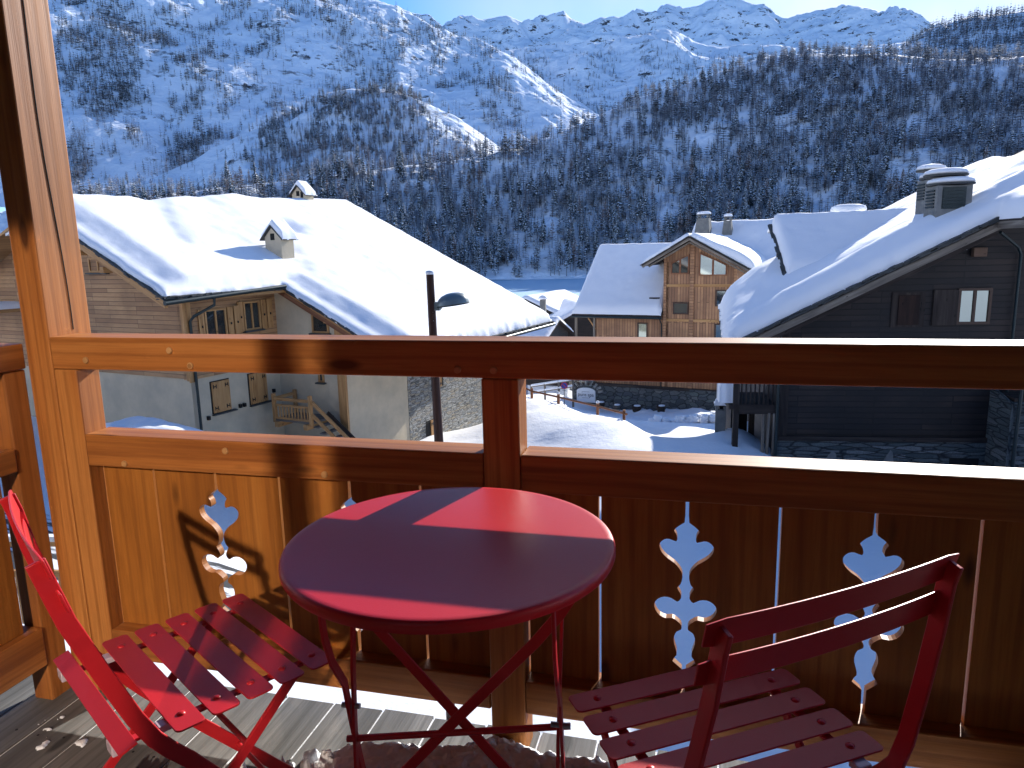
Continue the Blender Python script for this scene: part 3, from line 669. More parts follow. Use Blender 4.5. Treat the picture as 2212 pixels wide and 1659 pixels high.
def chimney_house(F, a, b_, z0, z1, wa, wb, parent, ridge_h, over=.16, hole=True, sooty=False, snow_t=.24):
    """rendered chimney topped by a small gabled stone roof, its gable facing -b"""
    F0 = F; F = lambda x, y, z: F0(y, -x, z) if np.isscalar(x) else F0(y, -x, z); a, b_ = -b_, a
    q = MB(); q.box(a-wa/2, a+wa/2, b_-wb/2, b_+wb/2, z0, z1, F); q.prism([(a-wa/2, z1), (a+wa/2, z1), (a, z1+ridge_h)], b_-wb/2, b_+wb/2, F)
    ch = q.build('chimney', M['plaster'], parent)
    q = MB(); q.box(a-.13, a+.09, b_-wb/2-.004, b_-wb/2+.02, z1-.12, z1+.14, F)
    if sooty: q.box(a+.16, a+.34, b_-wb/2-.005, b_-wb/2+.02, z1-.22, z1+.1, F)
    q.build('flue_opening', M['hole'], ch)
    k = ridge_h/(wa/2); e = wa/2+over; ze = z1-over*k
    q = MB()
    for s_ in (-1, 1): q.prism([(a, z1+ridge_h+.02), (a+s_*e, ze+.02), (a+s_*e, ze+.06), (a, z1+ridge_h+.065)][::s_], b_-wb/2-.14, b_+wb/2+.14, F)
    q.build('cap', M['slate'], ch)
    aa = np.linspace(a-e-.02, a+e+.02, 25); bb = np.linspace(b_-wb/2-.12, b_+wb/2+.12, 21)
    snow_sheet('snow_cap', F, aa, bb, lambda A, B: z1+ridge_h+.05-np.abs(A-a)*k+.03*np.exp(-((A-a)/.12)**2)*0, lambda A, B: A > -99, snow_t, ch, R=.16, rim=.03, drift=0, seed=a, jag=.02)
    return ch
KM = 1.4
def leaf_root(name, F, p, label, cat='house', group=None): return thing(name, F(*p), label, cat, group)

# ---------------------------------------------------------------- big chalet on the left
LC = at(412, 825, 27); LU = az(12); LV = az(-78); F = frame(LC, LU, LV)
lh = leaf_root('chalet', F, (2, 3, -5), 'large chalet with plaster, larch and stone walls under a thick white snow roof, left')
SL = .5
def zr(a, b_): return .11+SL*(b_+.39)
def vridge(a): return 5.3+.09*(a+1.5)
RU = 17.9
# walls (outer faces); body behind them is closed by the roof
wall('wall', F, [(0.0, -7.5), (11.8, -7.5), (11.8, -2.93), (0.0, -2.93)], 'b', 0.0, .3, 'plaster', lh)
wall('wall', F, [(-.03, -2.93), (11.9, -2.93), (11.9, zr(0, 0)-.1), (6.0, zr(0, 5.8)-.15), (-.03, zr(0, 0)-.12)], 'b', -.06, .3, 'siding', lh)
wall('wall', F, [(.30, -7.5), (4.2, -7.5), (4.2, -2.97), (.30, -2.97)], 'a', 0.0, .3, 'plaster', lh)
wall('wall', F, [(-.06, -2.97), (4.2, -2.97), (4.2, .05), (-.06, .05)], 'a', -.05, .3, 'siding', lh)
wall('wall', F, [(-3.15, -8), (.0, -8), (.0, .10), (-3.15, zr(0, -3.15)-.15)], 'b', 4.2, .3, 'plaster', lh)
wall('wall', F, [(4.2, -9), (8.3, -9), (8.3, zr(0, -3.3)), (4.2, zr(0, -3.3))], 'a', -3.2, .3, 'plaster', lh)
wall('wall', F, [(8.3, -10), (16.8, -10), (16.8, zr(0, -3.3)), (8.3, zr(0, -3.3))], 'a', -3.22, .3, 'stone', lh)
wall('wall', F, [(-3.2, -10), (6.5, -10), (6.5, zr(0, 6.2)), (-3.2, zr(0, -3.2)-.1)], 'b', 16.8, .3, 'stone', lh)
q = MB(); q.box(-.09, .06, -.08, .06, -3.0, .0, F); q.box(-.10, .22, -.10, -.06, -3.05, -.25, F, 2); q.build('corner_board', M['timber'], lh, .006)
q = MB(); q.box(4.10, 4.22, -3.32, -2.95, -5.9, zr(0, -3.1)-.12, F, 2); q.build('post', M['timber'], lh, .01)
# roof slab in two bays
q = MB()
def slab(q, a0, a1, b0, b1f, t=.10):
    P = [(a0, b0, zr(a0, b0)), (a1, b0, zr(a1, b0)), (a1, b1f(a1), zr(a1, b1f(a1))), (a0, b1f(a0), zr(a0, b1f(a0)))]
    lo = [F(p[0], p[1], p[2]-t) for p in P]; hi = [F(*p) for p in P]
    q.add(lo+hi, [[3, 2, 1, 0], [4, 5, 6, 7], [0, 1, 5, 4], [1, 2, 6, 5], [2, 3, 7, 6], [3, 0, 4, 7]], [[(0, 0), (1, 0), (1, 1), (0, 1)]]*6)
slab(q, -1.35, 3.9, -.85, vridge); slab(q, 3.9, RU, -5.9, vridge)
# far slope
P = [(-1.35, vridge(-1.35), zr(0, vridge(-1.35))), (RU, vridge(RU), zr(0, vridge(RU))), (RU, 12.5, 1.0), (-1.35, 12.3, .3)]
lo = [F(p[0], p[1], p[2]-.1) for p in P]; hi = [F(*p) for p in P]
q.add(lo+hi, [[3, 2, 1, 0], [4, 5, 6, 7], [0, 1, 5, 4], [1, 2, 6, 5], [2, 3, 7, 6], [3, 0, 4, 7]], [[(0, 0), (1, 0), (1, 1), (0, 1)]]*6)
lroof = q.build('roof', M['timber'], lh)
EDG = [(-1.35, -.85), (3.9, -.85)]
q1 = slates('slate_edge', F, [(-1.35, -.85, zr(0, -.85)), (3.9, -.85, zr(0, -.85))], parent=lroof, inward=(0, 1), dz=-.03)
slates('slate_edge', F, [(-1.35, -.85, zr(0, -.85)), (-1.35, 5.2, zr(0, 5.2))], parent=lroof, inward=(1, 0), rows=2, dz=-.05)
slates('slate_edge', F, [(3.9, -5.9, zr(0, -5.9)), (3.9, -.85, zr(0, -.85))], parent=lroof, inward=(1, 0), rows=3, dz=-.05)
slates('slate_edge', F, [(3.9, -5.9, zr(0, -5.9)), (RU, -5.9, zr(0, -5.9))], parent=lroof, inward=(0, 1), dz=-.05)
a_ = np.concatenate([np.arange(-1.33, 3.86, .13), [3.9], np.arange(4.03, RU+.01, .13)])
tt = np.concatenate([np.linspace(-5.88, -.90, 42), [-.84], np.linspace(-.72, 5.3, 52)])
A_, B_ = np.meshgrid(a_, tt, indexing='ij')
def lf_T(A, B):
    t_ = np.full(A.shape, .50)
    # thinner strip along the two open verges, then a step up
    d1 = A+1.35; d2 = np.where(B < -.6, A-3.9, 9); dd = np.minimum(d1, d2)
    t_ = t_-.24*(1-np.clip((dd-.50)/.75, 0, 1)**1)
    t_ = t_+.16*np.exp(-((A-(6.8+.25*B))/1.2)**2)-.16*np.exp(-(((A-2.2-.55*(B-3))/.7)**2))*np.clip((B-1)/1.5, 0, 1)
    d3 = np.hypot(A-6.6, (B-1.2)); t_ = t_-.18*np.exp(-(d3/.65)**2)
    d4 = np.hypot((A-9.0)/.8, (B-3.6)/.7); t_ = t_-.35*np.exp(-(d4)**2)
    return t_
vs_scale = lambda A, B: B
def ins(A, B): return (A > 3.9) | (B > -.85)
# stretch rows above the eave so that the last one reaches the slanting ridge
class _Fs:
    def __call__(s, a, b_, c): return F(a, b_, c)
Fl = _Fs()
snow_sheet('snow_cover', Fl, a_, np.concatenate([tt, np.linspace(5.42, 7.1, 14)]), lambda A, B: zr(A, B)+np.minimum(0, 0*A)-np.clip(B-vridge(A), 0, 9)*1.0,
           ins, lf_T, lroof, R=.40, rim=.16, drift=.12, seed=3)
# verge boards, gutters, pipes
def beam3(F, p0, p1, w_, h_, name, mat, parent):
    p0 = F(*p0); p1 = F(*p1); q = MB(); d = p1-p0; L = np.linalg.norm(d); d /= L; sd = np.cross(d, ZA); sd /= np.linalg.norm(sd); n_ = np.cross(sd, d)
    q.box(0, L, -w_/2, w_/2, -h_/2, h_/2, lambda a, b_, c: p0+a*d+b_*sd+c*n_); return q.build(name, M[mat], parent, .006)
beam3(F, (-1.30, -.85, zr(0, -.85)-.13), (-1.30, 5.2, zr(0, 5.2)-.13), .05, .20, 'verge_board', 'timber', lh)
beam3(F, (-1.22, -.75, zr(0, -.75)-.26), (-1.22, 5.2, zr(0, 5.2)-.26), .12, .12, 'verge_beam', 'timber', lh)
beam3(F, (3.94, -5.9, zr(0, -5.9)-.14), (3.94, -.85, zr(0, -.85)-.14), .05, .22, 'verge_board', 'rust_rail', lh)
beam3(F, (4.05, -5.6, zr(0, -5.6)-.28), (4.05, -.4, zr(0, -.4)-.28), .12, .12, 'verge_beam', 'rust_rail', lh)
pipe(F, [(-1.42, -.93, -.22), (3.9, -.93, .02)], .075, lh, 'gutter'); pipe(F, [(3.85, -6.0, -2.78), (RU, -6.0, -2.72)], .08, lh, 'gutter')
pipe(F, [(.55, -.9, -.2), (.55, -.88, -.42), (.16, -.3, -.78), (.10, -.16, -.95), (.10, -.16, -7)], .05, lh)
for a0 in (2.1, 3.3):
    q = MB(); q.box(-1.3, .1, -.09+a0, .09+a0, zr(0, a0)-.62, zr(0, a0)-.42, F, 0); q.build('purlin', M['timber'], lh, .01)
q = MB(); q.box(3.95, 4.3, -2.85, -2.6, -1.35, -1.15, F, 0); q.box(4.0, 4.3, -2.95, -2.75, -1.28, -1.14, F, 0); q.build('purlin', M['timber'], lh, .01)
# windows on the plank gable and the right-hand wall
window(F, 0, 0, 3.55, 4.55, .72, 1.25, lh, 2, axis_='b', out=-1, depth=.10)
G = lambda r, d, z: F(r, -.05-d, z)
for (s0, s1, za, zb) in ((.78, 1.72, -1.75, -.62), (2.55, 3.35, -1.55, -.48)):
    window(F, -.05, 0, s0, s1, za, zb, lh, 2, out=-1)
    shutter(F, G, s0-.28, s0-.04, za-.02, zb+.02, lh, False)
    shutter(F, G, s1+.05, s1+.30, za-.02, zb+.02, lh, False); 
    shutter(F, lambda r, d, z: F(r, -.08-d, z), s1+.33, s1+.60, za, zb+.04, lh, False)
G0 = lambda r, d, z: F(r, -d+.0, z)
for (s0, s1, za, zb) in ((.80, 1.60, -4.32, -3.20), (2.55, 3.42, -4.35, -3.2)):
    q = MB(); q.box(s0-.03, s1+.03, -.005, .02, za-.02, zb+.03, G0); q.build('window', M['hole'], lh)
    shutter(F, G0, s0, s1, za, zb, lh, True)
    q = MB(); q.box(s0-.05, s1+.22, 0, .14, za-.08, za-.03, G0); q.build('sill', M['slate'], lh, .005)
for a0, z0 in ((.55, -4.42), (2.02, -4.28), (2.22, -4.28), (3.75, -4.02)):
    q = MB(); q.box(a0-.05, a0+.05, 0, .11, z0-.08, z0+.06, G0); q.build('wall_lamp', M['iron'], lh, .008)
window(F, 4.2, 0, -2.65, -1.85, -1.75, -.95, lh, 1, axis_='b', out=-1)
window(F, 4.2, 0, -2.25, -1.98, -3.65, -3.15, lh, 1, axis_='b', out=-1, fr='timber')
# stone wall windows with shutters
G1 = lambda r, d, z: F(r, -3.22-d, z)
for (s0, s1, za, zb) in ((10.5, 11.15, -4.95, -4.0), (9.9, 10.7, -7.5, -6.35)):
    q = MB(); q.box(s0-.35, s1+.02, -.01, .015, za, zb+.02, G1); q.build('window', M['hole'], lh)
    shutter(F, G1, s0, s0+(s1-s0)*.7, za, zb, lh, True)
    q = MB(); q.box(s0-.4, s1+.08, 0, .12, za-.08, za-.01, G1); q.build('sill', M['slate'], lh, .005)
# landing with pickets and stairs
ld = leaf_root('outside_stairs', F, (3.4, -1.9, -5.5), 'wooden landing with pickets and a stair going down beside the plaster wall', 'stairs')
q = MB(); q.box(2.95, 4.18, -2.6, -.75, -5.0, -4.92, F, 1); q.build('landing', M['timber_grey'], ld)
for b0 in (-2.4, -1.0): 
    q = MB(); q.box(2.8, 4.18, b0-.09, b0+.09, -5.2, -5.0, F, 0); q.build('joist', M['timber'], ld)
for (a0, b0, zt) in ((2.98, -.78, -3.95), (2.98, -2.55, -3.92), (4.1, -.78, -4.0)):
    q = MB(); q.box(a0-.06, a0+.06, b0-.06, b0+.06, -5.05, zt, F); q.build('post', M['timber'], ld, .006)
q = MB(); q.box(2.95, 3.02, -2.5, -.8, -4.2, -4.08, F, 1); q.build('handrail', M['timber'], ld, .006)
q = MB(); q.box(2.96, 3.01, -2.5, -.8, -4.42, -4.34, F, 1); q.box(2.96, 3.01, -2.5, -.8, -4.92, -4.84, F, 1); q.build('rail', M['timber'], ld, .005)
q = MB(); q.box(3.0, 4.1, -.82, -.75, -4.2, -4.08, F, 0); q.build('handrail', M['timber'], ld, .006)
for k in range(11):
    b0 = -2.38+.15*k; q = MB(); q.box(2.972, 2.998, b0-.03, b0+.03, -4.84, -4.42, F); q.build('picket', M['timber'], ld)
for dz, nm in ((0, 'handrail'), (-.5, 'stringer')): beam3(F, (3.0, -2.6, -4.15+dz), (3.1, -4.7, -5.9+dz), .06, .14, nm, 'timber', ld)
beam3(F, (3.1, -4.7, -7.2), (3.1, -4.7, -5.7), .12, .12, 'post', 'timber', ld)
beam3(F, (3.8, -2.6, -4.75), (3.9, -4.9, -6.6), .06, .2, 'stringer', 'timber_dark', ld)
for k in range(7): 
    q = MB(); z = -5.1-.22*k; q.box(3.0, 4.0, -2.75-.28*k-.14, -2.75-.28*k+.14, z-.03, z+.02, F, 0); q.build('tread', M['timber_grey'], ld)
chimney_house(F, 5.75, .95, .0, 1.90, .86, .70, lh, .42)
chimney_house(F, 14.0, 6.9, 2.5, 4.35, .85, .7, lh, .40, sooty=True)
# low snow-covered lean-to glimpsed left of the corner post
q = MB(); q.box(-2.2, 0, 8.9, 12, -.75, -.62, F); q.box(-2.1, -2.0, 9.2, 9.3, -5, -.75, F); lt = q.build('canopy', M['timber'], lh)
snow_sheet('snow_cover', F, np.linspace(-2.3, 0, 20), np.linspace(8.8, 12, 24), lambda A, B: A*0-.62, lambda A, B: A > -9, .28, lt, R=.2, rim=.08, drift=.03, seed=8)

# ---------------------------------------------------------------- chalet in the middle
KM = 1.4
F = frame(MHC, mv, mu, KM)            # a: to the right along the front, b: away
mh = leaf_root('chalet', F, (-1, 3, -8.8), 'narrow timber chalet with a gabled bay and a lower snow roof to its left')
wall('wall', F, [(-.02, -9.5), (3.95, -9.5), (3.95, .22), (1.55, 1.40), (-.02, .62)], 'a', 0.0, .25, 'siding_grey', mh)
wall('wall', F, [(-4.2, -9.5), (0, -9.5), (0, -2.75), (-4.2, -2.75)], 'a', .12, .25, 'siding_grey', mh)
wall('wall', F, [(0, -9.5), (6, -9.5), (6, .3), (0, .3)], 'b', -.0, .25, 'siding_grey', mh); wall('wall', F, [(0.25, -9.5), (8, -9.5), (8, .3), (0.25, .3)], 'b', 3.7, .25, 'siding_grey', mh)
q = MB(); q.box(-5.5, 1.6, -.14, .0, -9.6, -6.95, F); q.box(1.6, 3.98, -.22, .0, -9.6, -6.85, F)
for (x0, x1) in ((-5.5, 1.6),): pass
MBw = MB(); MBw.prism([(-5.5, -9.6), (1.6, -9.6), (1.6, -6.95), (-5.5, -6.95)], -.14, .1, F); MBw.prism([(1.6, -9.6), (6, -9.6), (6, -6.85), (1.6, -6.85)], -.24, .1, F)
MBw.build('wall', M['stone_dark'], mh)
q = MB(); q.box(-5.5, 4, -.2, .0, -6.95, -6.80, F); q.build('beam', M['timber_dark'], mh)
for z in (-1.02, -2.95, -4.95): q = MB(); q.box(-.02, 3.97, -.05, .0, z-.07, z+.07, F); q.build('beam', M['timber'], mh, .005)
for a0, w_ in ((-.02, .16), (1.45, .22), (3.8, .16)): q = MB(); q.box(a0, a0+w_, -.07, .0, -6.8, [.55, 1.2, .2][(a0 > 0)+(a0 > 2)], F, 2); q.build('post', M['siding_grey'], mh, .005)
q = MB(); q.box(-4.2, 0, .06, .12, -2.95, -2.75, F); q.build('beam', M['rust_rail'], mh, .005)
q = MB(); q.box(-4.24, -4.12, .03, .15, -7, -2.9, F); q.box(-5.35, -5.23, -.1, .02, -7, -2.8, F); q.build('post', M['timber_grey'], mh, .005)
beam3(F, (-4.1, .1, -3.6), (-4.6, .1, -2.9), .1, .1, 'brace', 'timber', mh)
# windows
def raked(F, a0, a1, zb, z0, z1, parent, mat):
    q = MB(); q.prism([(a0, zb), (a1, zb), (a1, z1), (a0, z0)], -.03, .0, F); w_ = q.build('window', M[mat], parent)
    q = MB(); e = .07; m_ = (a0+a1)/2; zm = (z0+z1)/2
    q.box(a0-e, a1+e, -.07, 0, zb-e, zb, F); q.box(a0-e, a0, -.065, 0, zb, z0, F); q.box(a1, a1+e, -.065, 0, zb, z1, F); q.prism([(m_-.05, zb), (m_+.05, zb), (m_+.05, zm), (m_-.05, zm)], -.06, 0, F)
    q.prism([(a0-e, z0), (a1+e, z1), (a1+e, z1+e), (a0-e, z0+e)], -.068, 0, F); q.build('frame', M['rust_rail'], w_)
raked(F, .45, 1.32, -.32, .18, .62, mh, 'pane'); raked(F, 2.0, 3.35, -.42, .70, .05, mh, 'mirror')
window(F, 0, 0, .52, 1.38, -2.62, -1.95, mh, 1, out=-1, fr='frame_dark', sill=False)
window(F, 0, 0, 2.85, 3.45, -2.15, -1.25, mh, 1, out=-1, fr='frame_dark', pane='mirror', sill=False); window(F, 0, 0, 2.85, 3.6, -4.1, -3.1, mh, 1, out=-1, fr='frame_dark', pane='mirror', sill=False)
window(F, .12, 0, -1.55, -.95, -4.05, -3.15, mh, 1, out=-1, fr='frame_dark', pane='mirror', sill=False)
# lower roof on the left: plane rising away from us
zl = lambda A, B: -2.72+.80*(B+.35)
q = MB(); P = [(-5.45, -.35), (-.05, -.35), (-.05, 4.3), (-5.45, 4.3)]
lo = [F(a, b_, float(zl(a, b_))-.12) for a, b_ in P]; hi = [F(a, b_, float(zl(a, b_))) for a, b_ in P]
BX = [[3, 2, 1, 0], [4, 5, 6, 7], [0, 1, 5, 4], [1, 2, 6, 5], [2, 3, 7, 6], [3, 0, 4, 7]]; BU = [[(0, 0), (1, 0), (1, 1), (0, 1)]]*6
q.add(lo+hi, BX, BU); r1 = q.build('roof', M['timber_dark'], mh)
snow_sheet('snow_cover', F, np.linspace(-5.45, -.07, 46), np.linspace(-.33, 4.7, 40), lambda A, B: zl(A, B)-np.clip(B-4.3, 0, 9)*1.6, lambda A, B: A > -99, .36, r1, R=.35, rim=.10, drift=.02, seed=21, jag=.01)
pipe(F, [(-5.5, -.42, -2.83), (0.0, -.42, -2.83)], .085, mh, 'gutter'); pipe(F, [(-.12, -.4, -2.9), (-.10, -.05, -3.2), (-.10, -.02, -9)], .05, mh)
q = MB(); q.box(-.95, -.35, .35, .55, -1.85, -1.72, F); q.build('snow_guard', M['iron'], mh)
q = MB(); q.box(-4.2, 0, 4.0, 4.3, -9, .9, F); q.build('wall', M['siding_grey'], mh)
# gabled bay roof: ridge along b at a=1.55
zg = lambda A, B: 1.66-np.where(A < 1.55, (1.55-A)*.575, (A-1.55)*.555)
for (a0, a1, nm) in ((-1.05, 1.55, 0), (1.55, 5.0, 1)):
    q = MB(); P = [(a0, -.9), (a1, -.9), (a1, 6.5), (a0, 6.5)]
    lo = [F(a, b_, float(zg(np.array(a-1e-6 if nm == 0 else a+1e-6), 0))-.10) for a, b_ in P]; hi = [F(a, b_, float(zg(np.array(a), 0))) for a, b_ in P]
    q.add(lo+hi, BX, BU); r2 = q.build('roof', M['timber_dark'], mh)
    a_ = np.linspace(a0+.03, a1-.02, 40)
    if nm: snow_sheet('snow_cover', F, a_, np.linspace(-.88, 6.5, 50), zg, lambda A, B: A > -99, lambda A, B: .30+.16*np.clip((A-1.6)/2, 0, 1)+.10*np.exp(-((A-4.2)/.7)**2), r2, R=.45, rim=.09, drift=.05, seed=31)
    else: snow_sheet('snow_cover', F, a_, np.linspace(-.88, 6.5, 50), zg, lambda A, B: A > -99, .26, r2, R=.3, rim=.09, drift=.03, seed=32)
    slates('slate_edge', F, [(a0, -.9, float(zg(np.array(a0+.001), 0))), (a1, -.9, float(zg(np.array(a1-.001), 0)))], parent=r2, inward=(0, 1), rows=1, dz=-.04)
q = MB(); q.box(1.45, 1.65, -.86, 6, 1.63, 1.92, F); 
beam3(F, (-1.0, -.93, .05), (1.55, -.93, 1.50), .05, .18, 'verge_board', 'timber_grey', mh); beam3(F, (1.55, -.93, 1.50), (4.95, -.93, -.37), .05, .18, 'verge_board', 'timber_grey', mh)
beam3(F, (-.7, -.7, .05), (1.55, -.7, 1.33), .1, .12, 'verge_beam', 'timber_grey', mh); beam3(F, (1.55, -.7, 1.33), (4.6, -.7, -.38), .1, .12, 'verge_beam', 'timber_grey', mh)
# main roof behind, facing us
zb = lambda A, B: -1.05+.62*(B-3.0)
q = MB(); P = [(-.25, 3.0), (9.0, 3.0), (9.0, 8.4), (-.25, 8.4)]
lo = [F(a, b_, float(zb(a, b_))-.12) for a, b_ in P]; hi = [F(a, b_, float(zb(a, b_))) for a, b_ in P]
q.add(lo+hi, BX, BU); r3 = q.build('roof', M['timber_dark'], mh)
snow_sheet('snow_cover', F, np.linspace(-.25, 9, 70), np.linspace(3.0, 8.8, 46), lambda A, B: zb(A, B)-np.clip(B-8.4, 0, 9)*1.5, lambda A, B: A > -99, lambda A, B: .38+.12*fbm(A*.8, B*.8, 2, 4), r3, R=.4, rim=.12, drift=.10, seed=41)
for (ca, w0, w1, h0, h1, lb) in ((.62, 1.05, .74, 1.4, 2.82, 0), (2.12, .62, .44, 1.7, 2.62, 1)):
    q = MB(); n4 = [(-1, -1), (1, -1), (1, 1), (-1, 1)]
    lo = [F(ca+w0/2*x, 7.2+w0/2*y, h0) for x, y in n4]; hi = [F(ca+w1/2*x, 7.2+w1/2*y, h1) for x, y in n4]; q.add(lo+hi, BX, BU)
    ch = q.build('chimney', M['concrete'], mh)
    q = MB()
    for x, y in n4: q.box(ca+w1*.38*x-.04, ca+w1*.38*x+.04, 7.2+w1*.38*y-.04, 7.2+w1*.38*y+.04, h1, h1+.2, F)
    q.build('flue_opening', M['concrete'], ch)
    q = MB(); q.lathe([(w1*.62, h1+.2), (w1*.62, h1+.25), (.001, h1+.26)], (ca, 7.2, 0), 20, F); q.build('cap', M['concrete'], ch)
    q = MB(); q.lathe([(w1*.60, h1+.26), (w1*.60, h1+.33), (w1*.5, h1+.40), (w1*.25, h1+.43), (.001, h1+.44)], (ca, 7.2, 0), 20, F); q.build('snow_cap', M['snow_roof'], ch, smooth=60)
# arched sign
sg = thing('spa_sign', F(-4.62, -.16, -8.0), 'white arched sign reading pure spa on the dark stone wall', 'sign')
arc = [(-5.22, -8.03), (-4.03, -8.03), (-4.03, -7.35)]+[(-4.03-.595*(1-math.cos(t))*1.0, -7.35+.22*math.sin(t)) for t in np.linspace(.25, math.pi-.25, 12)]+[(-5.22, -7.35)]
q = MB(); q.prism(arc, -.20, -.14, F); q.build('board', M['sign_white'], sg, .006)
def text(body, size, loc, ex, parent, name='lettering', mat='sign_ink', ext=.006, squash=1):
    cu = bpy.data.curves.new(name, 'FONT'); cu.body = body; cu.size = size; cu.extrude = ext; cu.align_x = 'CENTER'; cu.align_y = 'CENTER'; cu.materials.append(M[mat]); cu.space_character = 1.02
    o = bpy.data.objects.new(name, cu); COL.objects.link(o); o.parent = parent; off = root_off(parent)
    n_ = np.cross(ex, ZA); ex = np.array(ex)
    o.matrix_local = Matrix([[ex[0]*squash, 0, n_[0], loc[0]-off[0]], [ex[1]*squash, 0, n_[1], loc[1]-off[1]], [0, 1, 0, loc[2]-off[2]], [0, 0, 0, 1]])
    bpy.context.view_layer.update(); dg = bpy.context.evaluated_depsgraph_get(); me = bpy.data.meshes.new_from_object(o.evaluated_get(dg))
    m2 = bpy.data.objects.new(name, me); COL.objects.link(m2); m2.parent = parent; m2.matrix_local = o.matrix_local.copy(); bpy.data.objects.remove(o); m2.name = name; return m2
text('pure spa', .42, F(-4.63, -.208, -7.56), mv, sg, squash=.95)
q = MB(); 
for (x0, x1, z0, z1) in ((-4.86, -4.40, -7.385, -7.37), (-4.86, -4.40, -7.76, -7.745), (-4.875, -4.86, -7.46, -7.385), (-4.40, -4.385, -7.76, -7.68)): q.box(x0, x1, -.208, -.20, z0, z1, F)
q.build('emblem', M['sign_ink'], sg)
q = MB(); q.box(-5.28, -3.97, -.26, -.14, -8.13, -8.04, F); q.build('ledge', M['stone_dark'], sg)
for k in range(9):
    t = math.pi*(k+.5)/9; c_ = (-4.62+.78*math.cos(t), -7.40+.42*math.sin(t)); q = MB()
    ca, sa = math.cos(t), math.sin(t)
    q.box(0, .30, -.05, .0, -.07, .07, lambda a, b_, c: F(c_[0]+a*ca-c*sa, -.15+b_, c_[1]+a*sa+c*ca)); q.build('arch_stone', M['stone'], sg)
# four tubs on the snowy bank in front of the wall
for k, (px, py, w_) in enumerate(((1297, 872, .30), (1332, 878, .27), (1375, 880, .30), (1428, 880, .28))):
    p = onpl(px, py, F(0, -1.25-.15*(k % 2), 0), mu)
    w_ *= 1.35; t_ = thing('planter_tub', p, ['dark tub half sunk in snow nearest the spa sign', 'light topped tub in snow, second from the spa sign', 'dark rough tub in snow, third from the spa sign', 'black tub in snow farthest from the spa sign'][k], 'tub', 'tubs buried in the snow bank')
    q = MB(); q.lathe([(w_*.75, -.35), (w_*.85, -.1), (w_*.95, .08), (w_, .12), (w_*.9, .14), (w_*.8, .10), (.001, .08)], tuple(p), 16); q.build('tub', M['timber_grey'] if k == 1 else M['timber_dark'], t_)
    q = MB(); q.lathe([(w_*.97, -.12), (w_*.99, -.08)], tuple(p), 16); q.build('hoop', M['iron'], t_)
    q = MB(); q.lathe([(w_*.7, .11), (w_*.6, .17), (w_*.3, .2), (.001, .2)], (p[0]+.05, p[1]+.05, p[2]), 14); q.build('snow_cap', M['snow'], t_, smooth=60)
# clods of ploughed snow
b = MB()
for k in range(260):
    sx = random.gauss(0, 1); p = at(1480+random.uniform(-75, 90), 921-random.uniform(0, 12), 47.5+random.uniform(-2.5, 1.6)); p[2] = ground_z(p[0], p[1])+random.uniform(.05, .35)
    r = random.uniform(.12, .30); n = 6; vs = [p+np.array([r*math.cos(a)*random.uniform(.7, 1.2), r*math.sin(a)*random.uniform(.7, 1.2), zz*r*random.uniform(.7, 1.2)]) for zz, rr in ((-.8, .6), (0, 1), (.7, .7)) for a in np.linspace(0, 2*math.pi, n, endpoint=False)]
    fs = [[i*n+j, i*n+(j+1) % n, (i+1)*n+(j+1) % n, (i+1)*n+j] for i in range(2) for j in range(n)]+[list(range(2*n, 3*n))]
    b.add(vs, fs, [[(0, 0)]*len(f) for f in fs])
struct(b.build('snow_clods', M['snow'], None, smooth=60), 'stuff')
# ---------------------------------------------------------------- dark chalet on the right
RC = at(1675, 940, 22); RW = az(83); RTT = az(-7); KR = 1.28; F = frame(RC, RW, RTT, KR)
rh = leaf_root('chalet', F, (3, 3, -6.8), 'dark timber chalet with a snow roof rising to the right edge and a stone base')
zrr = lambda A, B: -.80+.492*A
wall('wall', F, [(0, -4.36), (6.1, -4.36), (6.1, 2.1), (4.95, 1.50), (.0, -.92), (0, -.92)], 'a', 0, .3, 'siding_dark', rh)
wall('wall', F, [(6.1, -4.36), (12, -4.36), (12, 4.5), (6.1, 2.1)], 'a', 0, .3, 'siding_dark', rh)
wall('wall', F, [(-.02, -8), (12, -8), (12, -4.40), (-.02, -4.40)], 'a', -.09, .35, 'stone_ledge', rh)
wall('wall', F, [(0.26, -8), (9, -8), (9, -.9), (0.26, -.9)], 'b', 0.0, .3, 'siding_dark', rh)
q = MB(); q.box(-.03, 5.78, -.13, .0, -4.46, -4.33, F); q.build('beam', M['timber_dark'], rh)
q = MB(); q.box(-.06, .30, -.07, .06, -4.36, -.9, F, 2); q.build('corner_board', M['timber_dark'], rh)
# stone pier with its sloping top, pipe beside it
q = MB(); q.prism([(-.02, -8), (-1.15, -8), (-1.15, -3.12), (-.02, -2.85)], 5.72, 5.80, lambda r, d, z: F(d, r, z)); q.prism([(5.80, -8), (9.5, -8), (9.5, -2.95), (5.80, -3.10)], -1.15, -.95, F); q.build('pier', M['stone_ledge'], rh)
q = MB(); q.box(5.86, 9.5, -1.0, -.2, -3.2, -3.0, F); q.build('pier_top', M['timber_dark'], rh)
pipe(F, [(5.88, -1.24, -2.4), (5.80, -1.24, -8)], .06, rh)
q = MB(); q.box(4.78, 5.56, -.10, -.03, -8, -4.93, F); q.build('cellar_door', M['hole'], rh)
for (a0, a1, z0, z1) in ((1.35, 1.75, -5.6, -4.75), (3.0, 3.3, -5.35, -4.7), (2.1, 2.6, -5.9, -5.1)):
    q = MB(); q.prism([(a0, z0), (a1, z0+.05), (a1-.05, z1-.1), (a0+(a1-a0)*.6, z1), (a0+.02, z1-.3)], -.102, -.05, F); q.build('wall_slab', M['concrete'], rh)
